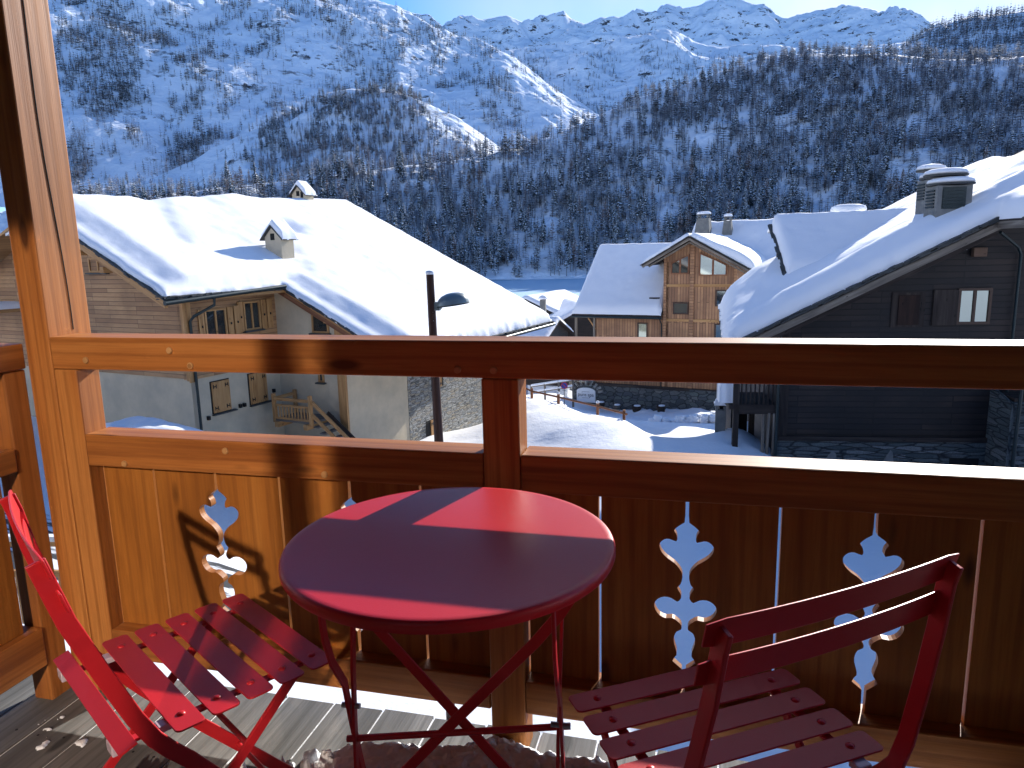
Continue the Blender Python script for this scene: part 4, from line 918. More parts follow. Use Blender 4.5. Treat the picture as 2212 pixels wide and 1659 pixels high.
# shutters and window in the gable
q = MB(); q.box(2.95, 3.82, -.03, .0, -1.18, -.22, F); q.build('window', M['timber_dark'], rh)
q = MB(); q.box(3.12, 3.68, -.06, -.03, -1.12, -.30, F, 2); q.build('shutter', wood('brown_shutter', (.014, .007, .006), (.028, .014, .010), (.05, .024, .016), .8), rh, .004)
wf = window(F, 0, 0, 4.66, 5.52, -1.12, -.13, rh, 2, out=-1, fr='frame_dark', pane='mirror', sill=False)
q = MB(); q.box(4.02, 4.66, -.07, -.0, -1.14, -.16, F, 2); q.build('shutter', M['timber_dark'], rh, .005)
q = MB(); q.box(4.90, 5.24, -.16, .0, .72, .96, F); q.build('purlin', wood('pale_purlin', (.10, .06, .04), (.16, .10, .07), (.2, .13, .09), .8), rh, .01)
# roof slab and snow; the eave runs slightly askew
SK = .13
Fs = lambda a, b_, c: F(a+SK*(b_+1.0)*np.clip((3.0-a)/4.6, 0, 1) if np.isscalar(a) else a, b_, c)
q = MB(); P = [(-1.65, -1.0), (5.0, -1.0), (5.0, 6.2), (-.72, 6.2)]
lo = [F(a, b_, float(zrr(a, b_))-.12) for a, b_ in P]; hi = [F(a, b_, float(zrr(a, b_))) for a, b_ in P]; q.add(lo+hi, BX, BU)
P = [(5.0, -2.6), (13, -2.6), (13, 9), (5.0, 9)]
lo = [F(a, b_, float(zrr(a, b_))-.12) for a, b_ in P]; hi = [F(a, b_, float(zrr(a, b_))) for a, b_ in P]; q.add(lo+hi, BX, BU)
rr_ = q.build('roof', M['timber_dark'], rh)
def rT(A, B):
    t_ = .50+.50*np.clip((B-1.5)/3, 0, 1)*np.clip((A+1.3)/1.6, 0, 1)*np.clip((2.6-A)/1.5, 0, 1)
    t_ = t_+.22*np.exp(-((B-(-.1+.10*A))/.55)**2)*np.clip((A+1.0)/1, 0, 1)-.10*np.exp(-((B-1.3)/.5)**2)
    return t_+.14*np.clip((A-5)/2, 0, 1)*fbm(A*.9, B*.7, 2, 9)
a_ = np.concatenate([np.arange(-1.65, 4.95, .11), [5.0], np.arange(5.1, 9.8, .15)]); b_r = np.concatenate([np.linspace(-2.58, -1.1, 12), [-.98], np.linspace(-.85, 8.8, 84)])
def rins(A, B): return ((A > 5.0) & (B > -9)) | ((A <= 5.0) & (B > -.98) & (B < 6.3) & (A > -1.65+SK*(B+1.0)))
snow_sheet('snow_cover', F, a_, b_r, lambda A, B: zrr(A, B)-np.clip(A-8.6, 0, 9)*.6, rins, rT, rr_, R=.55, rim=.18, drift=.14, seed=51)
slates('slate_edge', F, [(-1.65, -1.02, float(zrr(-1.65, 0))), (5.0, -1.02, float(zrr(5.0, 0)))], parent=rr_, inward=(0, 1), rows=3, dz=-.07)
slates('slate_edge', F, [(-1.65, -1.0, float(zrr(-1.65, 0))), (-.75, 6.0, float(zrr(-.75, 0)))], parent=rr_, inward=(1, 0), rows=2, dz=-.05)
slates('slate_edge', F, [(5.0, -2.6, float(zrr(5.0, 0))), (9.0, -2.6, float(zrr(9.0, 0)))], parent=rr_, inward=(0, 1), rows=2, dz=-.07)
beam3(F, (-1.6, -1.02, float(zrr(-1.6, 0))-.17), (5.05, -1.02, float(zrr(5.05, 0))-.17), .06, .24, 'verge_board', 'timber_grey', rh)
beam3(F, (-1.3, -.85, float(zrr(-1.3, 0))-.36), (5.05, -.85, float(zrr(5.05, 0))-.36), .12, .16, 'verge_beam', 'timber_dark', rh)
beam3(F, (5.02, -2.6, float(zrr(5.05, 0))-.16), (5.02, -.9, float(zrr(5.05, 0))-.16), .06, .24, 'verge_board', 'timber_grey', rh)
beam3(F, (5.0, -2.62, float(zrr(5.0, 0))-.17), (9.0, -2.62, float(zrr(9.0, 0))-.17), .06, .24, 'verge_board', 'timber_grey', rh)
pipe(F, [(5.15, -.9, 1.35), (5.95, -.25, .95), (6.1, -.12, .75), (6.1, -.12, -3)], .05, rh)
# cross gable facing us
zd = lambda A, B: .10+.62*(B-2.5)
q = MB(); P = [(.72, 2.5), (7.2, 2.5), (7.2, 5.25), (.78, 5.25)]
lo = [F(a, b_, float(zd(a, b_))-.14) for a, b_ in P]; hi = [F(a, b_, float(zd(a, b_))) for a, b_ in P]; q.add(lo+hi, BX, BU)
rd = q.build('roof', M['timber_dark'], rh)
snow_sheet('snow_cover', F, np.linspace(.74, 7.2, 60), np.linspace(2.52, 5.7, 34), lambda A, B: np.where(B < 5.25, zd(A, B), zd(A, 5.25)-.6*(B-5.25)), lambda A, B: A > -9,
           lambda A, B: .42+.10*np.clip((A-3)/3, 0, 1), rd, R=.30, rim=.12, drift=.05, seed=61)
slates('slate_edge', F, [(.72, 2.5, .10), (.74, 5.25, float(zd(0, 5.25)))], parent=rd, inward=(1, 0), rows=2, dz=-.08); slates('slate_edge', F, [(.72, 2.5, .10), (2.1, 2.5, .10)], parent=rd, inward=(0, 1), rows=2, dz=-.08)
wall('wall', F, [(2.7, -1), (5.3, -1), (5.3, 1.68), (2.7, .06)], 'b', 1.0, .2, 'siding_dark', rh)
wall('wall', F, [(1.0, -1), (7.2, -1), (7.2, 1.68), (1.0, 1.68)], 'a', 5.2, .2, 'siding_dark', rh)
# chimneys with layered snow-loaded slabs
for (a0, b0, w_, d_, z0, z1, lv) in ((4.32, .3, .88, .8, .9, 2.62, 1), (4.86, 2.6, .66, .7, 1.0, 2.95, 0)):
    q = MB(); q.box(a0-w_/2, a0+w_/2, b0-d_/2, b0+d_/2, z0, z1, F); ch = q.build('chimney', M['concrete'], rh, .015)
    q = MB()
    for k in range(6): z = z1-.12-.085*k; q.box(a0-.30, a0+.26, b0-d_/2-.035, b0-d_/2+.02, z-.028, z+.012, F)
    for k in range(6): z = z1-.12-.085*k; q.box(a0-w_/2-.035, a0-w_/2+.02, b0-.25, b0+.25, z-.028, z+.012, F)
    q.box(a0-.32, a0+.28, b0-d_/2-.006, b0-d_/2+.01, z1-.62, z1-.05, F)
    q.build('louvre', M['gutter'], ch)
    for k, (dx, zz, ww) in enumerate(((.04, z1+.02, w_*.66), (-.06, z1+.26, w_*.61))):
        q = MB(); q.lathe([(ww, 0), (ww+.01, .05), (.001, .05)], (a0+dx, b0+.1*k, zz), 28, F); q.build('cap', M['slate'], ch, smooth=40)
        q = MB(); q.lathe([(ww-.03, .05), (ww+.0, .09), (ww-.03, .15), (ww-.16, .20), (.001, .235)], (a0+dx, b0+.1*k, zz), 28, F); q.build('snow_cap', M['snow_roof'], ch, smooth=60)
q = MB(); q.lathe([(.55, 0), (.6, .1), (.55, .22), (.35, .28), (.001, .3)], (3.6, 6.3, 2.2), 24, F); q.build('roof_vent', M['snow_roof'], rh, smooth=60)
# porch at its left end
pc = leaf_root('porch', F, (-.7, .8, -7), 'dark timber porch with a small balcony on posts, left end of the dark chalet', 'porch')
q = MB(); q.box(-1.35, -.02, -.05, 1.9, -3.55, -3.42, F); q.box(-1.2, -.02, -.08, -.0, -3.68, -3.40, F); q.build('platform', M['timber_dark'], pc)
for (a0, b0) in ((-1.15, .0), (-1.30, 1.6), (-.38, 1.6)): q = MB(); q.box(a0-.08, a0+.08, b0-.08, b0+.08, -8, -1.5 if b0 < 1 else -3.5, F); q.build('post', M['timber_dark'], pc)
q = MB(); q.box(-1.2, -.1, -.03, .03, -2.5, -2.42, F); q.build('handrail', M['timber_dark'], pc)
for k in range(8): q = MB(); q.box(-1.02+.125*k, -.98+.125*k, -.015, .015, -3.40, -2.5, F); q.build('picket', M['timber_dark'], pc)
for k, a0 in enumerate((-.38, -.22, -.08)): q = MB(); q.tube([F(a0, -.02-.05*k, -3.65), F(a0+.02*(-1)**k, -.04, -4.8), F(a0+.01, -.05, -8)], [.055, .065, .05], 8); q.build('log', M['timber_grey'], pc, smooth=60)
pipe(F, [(-.02, -.16, -.9), (-.02, -.16, -8)], .06, rh)
q = MB(); q.box(-.95, -.45, 1.9, 2.0, -7.5, -3.55, F); q.build('door', M['hole'], pc)
q = MB(); vs = snow_sheet('snow_heap', F, np.linspace(-1.62, -1.18, 12), np.linspace(.05, .6, 14), lambda A, B: A*0-3.42, lambda A, B: A > -9, .95, pc, R=.22, rim=.55, drift=0, seed=5)

# ---------------------------------------------------------------- small things in the village
# street lamp on a timber pole
lp = at(940, 765, 12.0); lx = lp[0]; ly = lp[1]; gz = float(ground_z(lx, ly))
lm = thing('street_lamp', (lx, ly, gz), 'brown street lamp pole with one domed grey head, in front of the snow roof', 'lamp')
top = at(928.5, 590, 12.0); q = MB(); q.tube([(lx, ly, gz-.3), (lx, ly, -2), (top[0], top[1], top[2]-.02)], [.085, .078, .062], 16); q.build('pole', wood('dark_brown_pole', (.03, .012, .009), (.065, .027, .018), (.10, .045, .03), .6), lm, smooth=50)
q = MB(); q.lathe([(.066, -.02), (.072, .01), (.06, .035), (.001, .045)], tuple(top), 16); q.build('snow_cap', M['snow'], lm, smooth=60)
hc = at(978, 655, 12.0); ex = RT.copy(); ex[2] = 0; ex /= np.linalg.norm(ex)
q = MB(); vs = []; n = 32; prof = [(0.001, .175), (.10, .165), (.18, .135), (.235, .09), (.262, .04), (.270, .0), (.275, -.012), (.262, -.03), (.2, -.035), (.001, -.05)]
ti = .12
def HF(a, b_, c): return hc+ex*(a*math.cos(ti)-c*math.sin(ti)*0)+np.array([ex[1]*-b_*.85, ex[0]*b_*.85, c+a*ti])
q.lathe(prof, (0, 0, 0), n, HF); hd = q.build('lamp_head', M['lamp'], lm, smooth=60)
q = MB(); q.lathe([(.272, -.012), (.280, -.018), (.272, -.034)], (0, 0, 0), n, HF); q.build('rim', M['gutter'], hd, smooth=30)
q = MB(); q.bar([(lx+.03, ly, hc[2]-.02), tuple(hc-ex*.18+np.array([0, 0, -.045]))], (0, 0, 1), .09, .06); q.box(lx+.02, lx+.12, ly-.04, ly+.04, hc[2]-.11, hc[2]+.03); q.build('bracket', M['lamp'], lm, .006)
for z in (.28, .42): q = MB(); q.lathe([(.008, 0), (.008, .01)], (0, 0, 0), 8, lambda a, b_, c: (lx+a+.02, ly-.068-c, top[2]-z-.35+b_)); q.build('bolt', M['bolt'], lm)
# low rail fence along the bank
fp = [at(1125, 838, 37.5), at(1149, 849, 37), at(1206, 862, 35), at(1291, 882.5, 32.8), at(1348, 898, 31.3)]
fe = thing('rail_fence', tuple(fp[2]), 'red-brown rail fence sinking along the edge of the sunlit snow bank', 'fence')
tops = [np.array([p[0], p[1], p[2]+.10]) for p in fp]
for i, p in enumerate(fp[1:]):
    q = MB(); q.box(p[0]-.06, p[0]+.06, p[1]-.06, p[1]+.06, p[2]-.7, p[2]+.26); q.build('post', M['rust_rail'], fe, .008)
q = MB(); q.tube([t for t in tops]+[tops[-1]+(tops[-1]-tops[-2])*.10], .05, 8); q.build('rail', M['rust_rail'], fe, smooth=50)
for i, p in enumerate(fp[2:4]): q = MB(); q.lathe([(.08, .26), (.10, .30), (.06, .36), (.001, .37)], tuple(p), 10); q.build('snow_cap', M['snow'], fe, smooth=60)
# no-parking sign
sp = at(1219, 873, 50); sc_ = at(1218.7, 833, 50)
ns = thing('road_sign', tuple(sp), 'round blue and red no-parking sign on a thin pole', 'sign')
q = MB(); q.tube([(sp[0], sp[1], sp[2]-.6), (sc_[0], sc_[1]+.03, sc_[2]+.1)], .022, 8); q.build('pole', M['iron'], ns)
SF = lambda a, b_, c: (sc_[0]+a, sc_[1]-c, sc_[2]+b_)
q = MB(); q.lathe([(.25, 0), (.25, .012), (.001, .012)], (0, 0, 0), 28, SF); dk = q.build('disc', M['sign_red'], ns)
q = MB(); q.lathe([(.195, .012), (.195, .016), (.001, .016)], (0, 0, 0), 28, SF); q.build('field', M['sign_blue'], dk)
q = MB(); q.box(-.192, .192, -.025, .025, .016, .019, lambda a, b_, c: SF((a+b_)*.707, (a-b_)*-.707, c)); q.build('stripe', M['sign_red'], dk)
q = MB(); q.box(-.17, .17, -.37, -.28, .0, .012, SF); pl = q.build('plate', M['sign_white'], ns)
q = MB(); q.box(-.12, .0, -.34, -.31, .012, .014, SF); q.prism([(.0, -.36), (.13, -.325), (.0, -.29)], .012, .014, lambda a, y, z: SF(a, z, y)); q.build('symbol', M['iron'], pl)
# white shed and snowy rail fences at the far end of the lane
w0 = at(1140, 848, 64); w1 = at(1226, 848, 63); dv = (w1-w0)*np.array([1, 1, 0]); Lw = float(np.linalg.norm(dv)); dv /= Lw; gF = lambda a, b_, c: w0+dv*a+np.array([-dv[1], dv[0], 0])*b_+np.array([0, 0, c])
sd = thing('shed', tuple(w0), 'low white shed with a dark timber top at the end of the lane', 'shed')
q = MB(); q.box(0, Lw, 0, 3, -2.5, .75, gF); q.build('wall', M['sign_white'], sd); q = MB(); q.box(-.2, Lw+.2, -.25, 3.2, .75, 1.5, gF); q.build('roof', M['timber_dark'], sd); q = MB(); q.box(-.3, Lw+.3, -.35, 3.3, 1.5, 1.9, gF); q.build('snow_cover', M['snow_roof'], sd, .12)
ff = thing('rail_fence', tuple(at(1190, 848, 56)), 'grey rail fence loaded with snow in front of the white shed', 'fence')
f0 = at(1148, 851, 57); f1 = at(1238, 838, 55); dv2 = (f1-f0); 
for t in np.linspace(0, 1, 4): p = f0+dv2*t; q = MB(); q.box(p[0]-.07, p[0]+.07, p[1]-.07, p[1]+.07, p[2]-1.5, p[2]+.75); q.build('post', M['timber_grey'], ff)
for dz in (.1, .6):
    q = MB(); q.tube([f0+np.array([0, 0, dz]), f1+np.array([0, 0, dz])], .06, 8); rl = q.build('rail', M['timber_grey'], ff)
    q = MB(); q.tube([f0+np.array([0, 0, dz+.09]), f1+np.array([0, 0, dz+.09])], .09, 8); q.build('snow_cap', M['snow'], rl, smooth=60)
# pale utility cabinet with snow cap
ub = at(1556, 905, 29.5); uf = frame(ub, az(88), az(-2)); 
ut = thing('utility_cabinet', tuple(ub), 'pale utility cabinet with a thick cap of snow beside the dark porch', 'cabinet')
q = MB(); q.box(-.20, .20, -.12, .12, ub[2]-.6, ub[2]+.38, uf); q.box(-.20, -.12, -.12, .12, ub[2]+.38, ub[2]+.58, uf); q.box(.12, .20, -.12, .12, ub[2]+.38, ub[2]+.50, uf); q.build('body', M['concrete'], ut, .01)
snow_sheet('snow_cap', uf, np.linspace(-.26, .22, 14), np.linspace(-.2, .2, 12), lambda A, B: A*0+ub[2]+.58, lambda A, B: A > -9, .26, ut, R=.12, rim=.10, drift=0, seed=6)
# more distant snow-covered cabins beyond the big roof
def cabin(p, azr, w_, l_, wallh, rise, label, mat='siding_dark', T=.45, over=.5, gable_front=True):
    F = frame(p, az(azr+90), az(azr)); g = p[2]; r = thing('cabin', tuple(p), label, 'cabin', 'small snow-covered cabins down in the village')
    q = MB(); q.prism([(-w_/2, g-2), (w_/2, g-2), (w_/2, g+wallh), (0, g+wallh+rise*(1-.0)), (-w_/2, g+wallh)], 0, l_, F); q.build('wall', M[mat], r)
    k = rise/(w_/2); e = w_/2+over; q = MB()
    for s_ in (-1, 1): q.prism([(0, g+wallh+rise), (s_*e, g+wallh-over*k), (s_*e, g+wallh-over*k+.1), (0, g+wallh+rise+.12)][::s_], -over, l_+over, F)
    rf = q.build('roof', M['timber_dark'], r)
    snow_sheet('snow_cover', F, np.linspace(-e, e, 40), np.linspace(-over, l_+over, 34), lambda A, B: g+wallh+rise+.1-np.abs(A)*k, lambda A, B: A > -99, T, rf, R=.5, rim=.16, drift=.12, seed=w_+l_)
    return r, F
def at_z(x, y, r): return at(x, y, r)
cb, Fc = cabin(at(1118, 765, 80), 100, 7.5, 4.6, 2.2, 1.6, 'cabin with a broad bright snow roof just left of the chalet eave')
cb, Fc = cabin(at(1140, 758, 90), 12, 11, 12, 4.0, 2.4, 'cabin whose rounded snow roof shows against the frozen lake')
q = MB(); cc = at(1173, 652, 80); q.box(cc[0]-.3, cc[0]+.3, cc[1]-.3, cc[1]+.3, cc[2]-1.5, cc[2]+.25); ch = q.build('chimney', M['concrete'], cb)
q = MB(); q.lathe([(.5, .3), (.55, .42), (.4, .6), (.15, .72), (.001, .74)], tuple(cc), 16); q.build('snow_cap', M['snow_roof'], ch, smooth=60)
cabin(at(1262, 780, 84), -20, 10, 11, 3.6, 2.5, 'dark cabin seen below the eave of the middle chalet')
# snow bank by the big chalet and a snow-topped post fence down the lane
bp = at(300, 917, 24.5); n1, n2 = 60, 24
aa, bb = np.meshgrid(np.linspace(-2.3, 2.0, n1), np.linspace(-1.2, 1.2, n2), indexing='ij')
hh = .62*np.clip(1-(aa/2.2)**4, 0, 1)*np.sqrt(np.clip(1-(bb/1.2)**2, 0, 1))*(1+.28*fbm(aa*1.6, bb*1.4, 3, 91))
P = np.stack([bp[0]+aa*LV[0]*-1+bb*LU[0], bp[1]+aa*LV[1]*-1+bb*LU[1], bp[2]-.55+hh], -1)
struct(grid_mesh('snow_bank', P, M['snow']), 'stuff')
# pale picket fence below the left corner
pf0 = at(-40, 1215, 13.2); pf1 = at(175, 1215, 12.2)
pk = thing('picket_fence', tuple((pf0+pf1)/2), 'honey-coloured picket fence half buried in snow beside the ploughed street', 'fence')
dv = (pf1-pf0); L = float(np.linalg.norm(dv[:2])); dv /= L; FF = lambda a, b_, c: pf0+np.array([dv[0], dv[1], 0])*a+np.array([-dv[1], dv[0], 0])*b_+np.array([0, 0, c])
q = MB(); q.box(0, L, -.05, .05, .28, .36, FF); hr = q.build('handrail', M['timber'], pk); q = MB(); q.box(0, L, -.06, .06, .36, .44, FF); q.build('snow_cap', M['snow'], hr)
q = MB(); q.box(0, L, -.03, .03, -.22, -.12, FF); q.build('rail', M['timber'], pk)
for k in range(int(L/.17)): q = MB(); q.box(.17*k, .17*k+.075, -.012, .012, -1.0, -.20, FF); q.build('picket', M['timber'], pk)
for k in range(3): q = MB(); q.box(.85*k-.05, .85*k+.05, -.05, .05, -1.1, .28, FF); q.build('post', M['timber'], pk)
# =================================================================== MOUNTAINS
def ip(x, pts): return np.interp(x, [p[0] for p in pts], [p[1] for p in pts])
mt = NT('mountain_snow_and_rock')
geo = mt.n('ShaderNodeNewGeometry'); sepn = mt.n('ShaderNodeSeparateXYZ'); mt.l(geo.outputs['True Normal'], sepn.inputs[0])
n1 = mt.noise(mt.obj((.02, .02, .05)), 1, 7, .65); n2 = mt.noise(mt.obj((.11, .11, .22)), 1, 4, .6)
steep = mt.ramp(sepn.outputs[2], [(.55, 1.0), (.80, .0)])
rk = mt.ramp(mt.math('ADD', mt.math('MULTIPLY', n1, .75), mt.math('MULTIPLY', n2, .25)), [(.555, .0), (.575, 1.0)])
rk = mt.math('MULTIPLY', rk, mt.ramp(sepn.outputs[2], [(.60, 1.0), (.86, .0)]))
rk = mt.math('MULTIPLY', rk, mt.ramp(n2, [(.40, .0), (.46, 1.0)]))
mt.col(mt.mix(rk, (.80, .86, .93), (.055, .06, .07))); mt.b.inputs['Roughness'].default_value = .8; mt.b.inputs['Specular IOR Level'].default_value = .15
mt.bump(mt.math('ADD', mt.math('MULTIPLY', n1, 6.0), mt.math('MULTIPLY', n2, 2.4)), .7, 1.0)
M['mountain'] = mt.m
def terrain(name, x0, x1, nx, nt, base, ridge, r0, r1, p, amps, seed, rough_ridge=4, back=.35, kind='structure'):
    xs = np.linspace(x0, x1, nx); t = np.linspace(0, 1, nt); X, T = np.meshgrid(xs, t, indexing='ij')
    yb = ip(X, base); yr = ip(X, ridge)+rough_ridge*fbm(X*.022, X*0+seed, 5, seed)
    Y = yb+(yr-yb)*(1-(1-T)**p); R0 = ip(X, r0) if not np.isscalar(r0) else r0; R1 = ip(X, r1) if not np.isscalar(r1) else r1
    Rr = R0+(R1-R0)*T
    D = FW[None, None]+((X-CX)/FPX)[..., None]*RT-((Y-CY)/FPX)[..., None]*UP; h_ = np.hypot(D[..., 0], D[..., 1])[..., None]
    P = EYEP+D*Rr[..., None]/h_
    win = np.clip(T/.12, 0, 1)*np.clip((1-T)/.10+.10, 0, 1)
    for (a, sc, kind_) in amps:
        nz = fbm(P[..., 0]/sc, P[..., 1]/sc, 5, seed+int(sc)) if kind_ == 'f' else (ridged(P[..., 0]/sc, P[..., 1]/sc, 5, seed+int(sc))-.6)*1.6
        P[..., 2] += a*nz*win
    # far side of the crest
    nb = 10; Pb = []
    for k in range(1, nb+1):
        f = k/nb*back; q = P[:, -1].copy(); dirs = q-EYEP; L = np.hypot(dirs[:, 0], dirs[:, 1]); q[:, :2] += dirs[:, :2]*f; q[:, 2] -= f*L*.75; Pb.append(q)
    PP = np.concatenate([P, np.stack(Pb, 1)], 1)
    o = grid_mesh(name, PP, M['mountain']); struct(o, kind)
    return dict(P=P, x0=x0, x1=x1, nx=nx, nt=nt, base=base, ridge=ridge, p=p)
W1 = terrain('mountain', -250, 1330, 420, 240, [(-250, 450), (900, 440), (1330, 400)],
             [(-250, -260), (400, -150), (640, -70), (760, -22), (860, 15), (900, 42), (985, 88), (1060, 103), (1120, 138), (1180, 183), (1245, 232), (1290, 262), (1330, 300)],
             850, [(-250, 1900), (600, 1750), (1000, 1560), (1330, 1250)], 1.75, [(30, 260, 'r'), (13, 75, 'f'), (4, 24, 'r')], 5)
W2 = terrain('mountain', 100, 1330, 300, 110, [(100, 520), (1330, 480)],
             [(100, 470), (170, 415), (300, 398), (420, 345), (500, 300), (600, 262), (690, 205), (760, 190), (850, 193), (920, 222), (1000, 262), (1090, 325), (1180, 345), (1250, 330), (1330, 300)],
             570, [(100, 830), (1330, 800)], 1.25, [(14, 90, 'r'), (4, 28, 'f')], 9)
W4 = terrain('hill', -100, 2700, 520, 200, [(-100, 540), (900, 560), (1060, 604), (1300, 604), (1700, 590), (2700, 560)],
             [(-100, 470), (300, 428), (500, 402), (700, 380), (900, 358), (1050, 338), (1150, 310), (1250, 270), (1350, 222), (1450, 188), (1550, 158), (1640, 128), (1720, 118), (1900, 116), (2050, 128), (2212, 122), (2700, 60)],
             [(-100, 420), (1060, 405), (2700, 380)], [(-100, 480), (700, 500), (1100, 560), (1700, 700), (2700, 680)], 1.18, [(9, 60, 'r'), (3, 20, 'f'), (1.2, 8, 'f')], 13, 3)
W3b = terrain('mountain', 950, 2150, 320, 120, [(950, 330), (2150, 300)],
             [(950, 160), (1040, 128), (1110, 112), (1180, 100), (1300, 96), (1380, 78), (1440, 70), (1500, 88), (1560, 104), (1640, 100), (1720, 104), (1800, 108), (1960, 96), (2150, 110)],
             1250, 1850, 1.45, [(34, 160, 'r'), (14, 60, 'f'), (5, 22, 'r')], 21, 7)
W3 = terrain('mountain', 760, 2250, 420, 150, [(760, 260), (2250, 260)],
             [(760, 60), (840, 40), (885, 26), (930, 36), (960, 60), (990, 52), (1040, 42), (1095, 34), (1125, 48), (1150, 56), (1180, 46), (1215, 40), (1265, 50), (1300, 36), (1345, 40), (1375, 35), (1400, 44), (1440, 22), (1475, 40), (1500, 28), (1530, 9), (1560, 3), (1590, 8), (1640, 20), (1690, 50), (1740, 37), (1800, 22), (1860, 15), (1900, 27), (1930, 20), (1965, 26), (2000, 58), (2060, 80), (2250, 90)],
             2300, 3250, 1.15, [(110, 420, 'r'), (45, 150, 'r'), (14, 50, 'f')], 33, 6)
W5 = terrain('hill', 1880, 2700, 160, 100, [(1880, 200), (2700, 190)],
             [(1880, 135), (1940, 112), (1975, 85), (2010, 62), (2060, 46), (2110, 34), (2160, 30), (2212, 24), (2400, -20), (2700, -80)],
             820, 1150, 1.1, [(10, 60, 'r'), (4, 22, 'f')], 43, 3)
# the slope behind the house, seen only in window panes
Rg, Tg = np.meshgrid(np.linspace(90, 900, 60), np.radians(np.linspace(112, 296, 120)), indexing='ij')
Zb = -8+np.clip(Rg-120, 0, 999)*.42+30*(ridged(Rg*np.sin(Tg)/150, Rg*np.cos(Tg)/150, 4, 71)-.5)*np.clip((Rg-120)/200, 0, 1)
struct(grid_mesh('mountain', np.stack([Rg*np.sin(Tg), Rg*np.cos(Tg), Zb], -1), M['mountain']))
# =================================================================== TREES
def mfol(name, c1, c2, snowy):
    m = NT(name); g = m.n('ShaderNodeNewGeometry'); sp_ = m.n('ShaderNodeSeparateXYZ'); m.l(g.outputs['True Normal'], sp_.inputs[0])
    base = m.ramp(m.noise(m.obj(1.3), 1, 3), [(.35, c1), (.65, c2)])
    if snowy:
        f = m.math('MULTIPLY', m.ramp(m.math('ABSOLUTE', sp_.outputs[2]), [(.35, .0), (.75, 1.0)]), m.ramp(m.noise(m.obj(.9), 1, 3, .7), [(.52, .0), (.62, snowy)]))
        base = m.mix(f, base, (.82, .86, .92))
    m.col(base); m.b.inputs['Roughness'].default_value = .9; m.b.inputs['Specular IOR Level'].default_value = .1; return m.m
M['needles'] = mfol('conifer_needles', (.042, .062, .068), (.095, .12, .12), 1.0)
M['larch'] = mfol('bare_larch_twigs', (.16, .105, .085), (.27, .185, .145), .6)
M['frost'] = mfol('frosted_twigs', (.26, .27, .30), (.46, .47, .50), .9)
M['bark'] = plain('conifer_bark', (.05, .036, .03), .95)
M['tsnow'] = plain('snow_on_branches', (.82, .86, .92), .8)
def template(kind, tiers, blades, seed, snow_p, bare):
    """unit-height tree; returns verts, faces (triangles), material index: 0 foliage 1 snow 2 bark"""
    r = random.Random(seed); V = []; Fc = []; Mi = []
    def tri(a, b_, c, m): i = len(V); V.extend([a, b_, c]); Fc.append((i, i+1, i+2)); Mi.append(m)
    def quad_(a, b_, c, d, m): tri(a, b_, c, m); tri(a, c, d, m)
    tw = .014 if kind != 'larch' else .011; nn = 4 if tiers > 5 else 3
    for j in range(nn):
        a, b_ = 2*math.pi*j/nn, 2*math.pi*(j+1)/nn
        quad_((tw*math.cos(a), tw*math.sin(a), -.03), (tw*math.cos(b_), tw*math.sin(b_), -.03), (.002*math.cos(b_), .002*math.sin(b_), .97), (.002*math.cos(a), .002*math.sin(a), .97), 2)
    for k in range(tiers):
        u = k/(tiers-1) if tiers > 1 else 0; z = bare+(1-bare)*(u**.92)*.96
        if kind == 'spruce': Rm = .155*(1-u)**.8+.018
        elif kind == 'pine': Rm = .15*(math.sin(math.pi*min(1, .25+.75*u))**.7)+.02
        else: Rm = .12*(1-u)**.6+.02
        if r.random() < .12: Rm *= .55
        for j in range(blades):
            a = 2*math.pi*(j+r.random()*.8)/blades+k*1.7; R_ = Rm*r.uniform(.55, 1.25); zz = z+r.uniform(-.02, .02)
            dr = R_*(.55 if kind == 'spruce' else (.10 if kind == 'pine' else -.25))*r.uniform(.6, 1.3); w_ = R_*(.34 if kind != 'larch' else .20)*r.uniform(.7, 1.3)*(7/max(blades, 4))**.5
            ca, sa = math.cos(a), math.sin(a)
            A_ = (0, 0, zz+.012); C_ = (R_*ca, R_*sa, zz-dr); m_ = .55*R_
            B1 = (m_*ca-w_*sa, m_*sa+w_*ca, zz-dr*.45-.012); B2 = (m_*ca+w_*sa, m_*sa-w_*ca, zz-dr*.45-.012)
            if kind == 'larch' and r.random() < .25: continue
            tri(A_, B1, C_, 0); tri(A_, C_, B2, 0)
            if r.random() < snow_p:
                s_ = r.uniform(.5, .85); up = .006
                L_ = lambda p, q: tuple(p[i]+(q[i]-p[i])*s_ for i in range(3))
                m0 = ((A_[0]+C_[0])*.55, (A_[1]+C_[1])*.55, (A_[2]+C_[2])*.5+.004)
                pts = [L_(m0, p) for p in (A_, B1, C_, B2)]; pts = [(p[0], p[1], p[2]+up) for p in pts]
                tri(pts[0], pts[1], pts[2], 1); tri(pts[0], pts[2], pts[3], 1)
    return np.array(V), np.array(Fc), np.array(Mi)
TPL = {}
for i in range(4):
    TPL['spruce_hi', i] = template('spruce', 15, 9, 10+i, .80, .14+.07*i); TPL['larch_hi', i] = template('larch', 15, 7, 30+i, .50, .28)
    TPL['spruce_md', i] = template('spruce', 9, 6, 50+i, .85, .12+.10*i); TPL['pine_md', i] = template('pine', 6, 6, 60+i, .80, .35); TPL['larch_md', i] = template('larch', 9, 5, 70+i, .50, .25)
    TPL['frost_md', i] = template('pine', 8, 7, 110+i, .55, .25); TPL['frost_lo', i] = template('pine', 4, 5, 120+i, .4, .15)
    TPL['spruce_lo', i] = template('spruce', 5, 4, 80+i, .40, .05+.08*i); TPL['pine_lo', i] = template('pine', 3, 5, 90+i, .3, .25); TPL['larch_lo', i] = template('larch', 5, 4, 95+i, .18, .15)
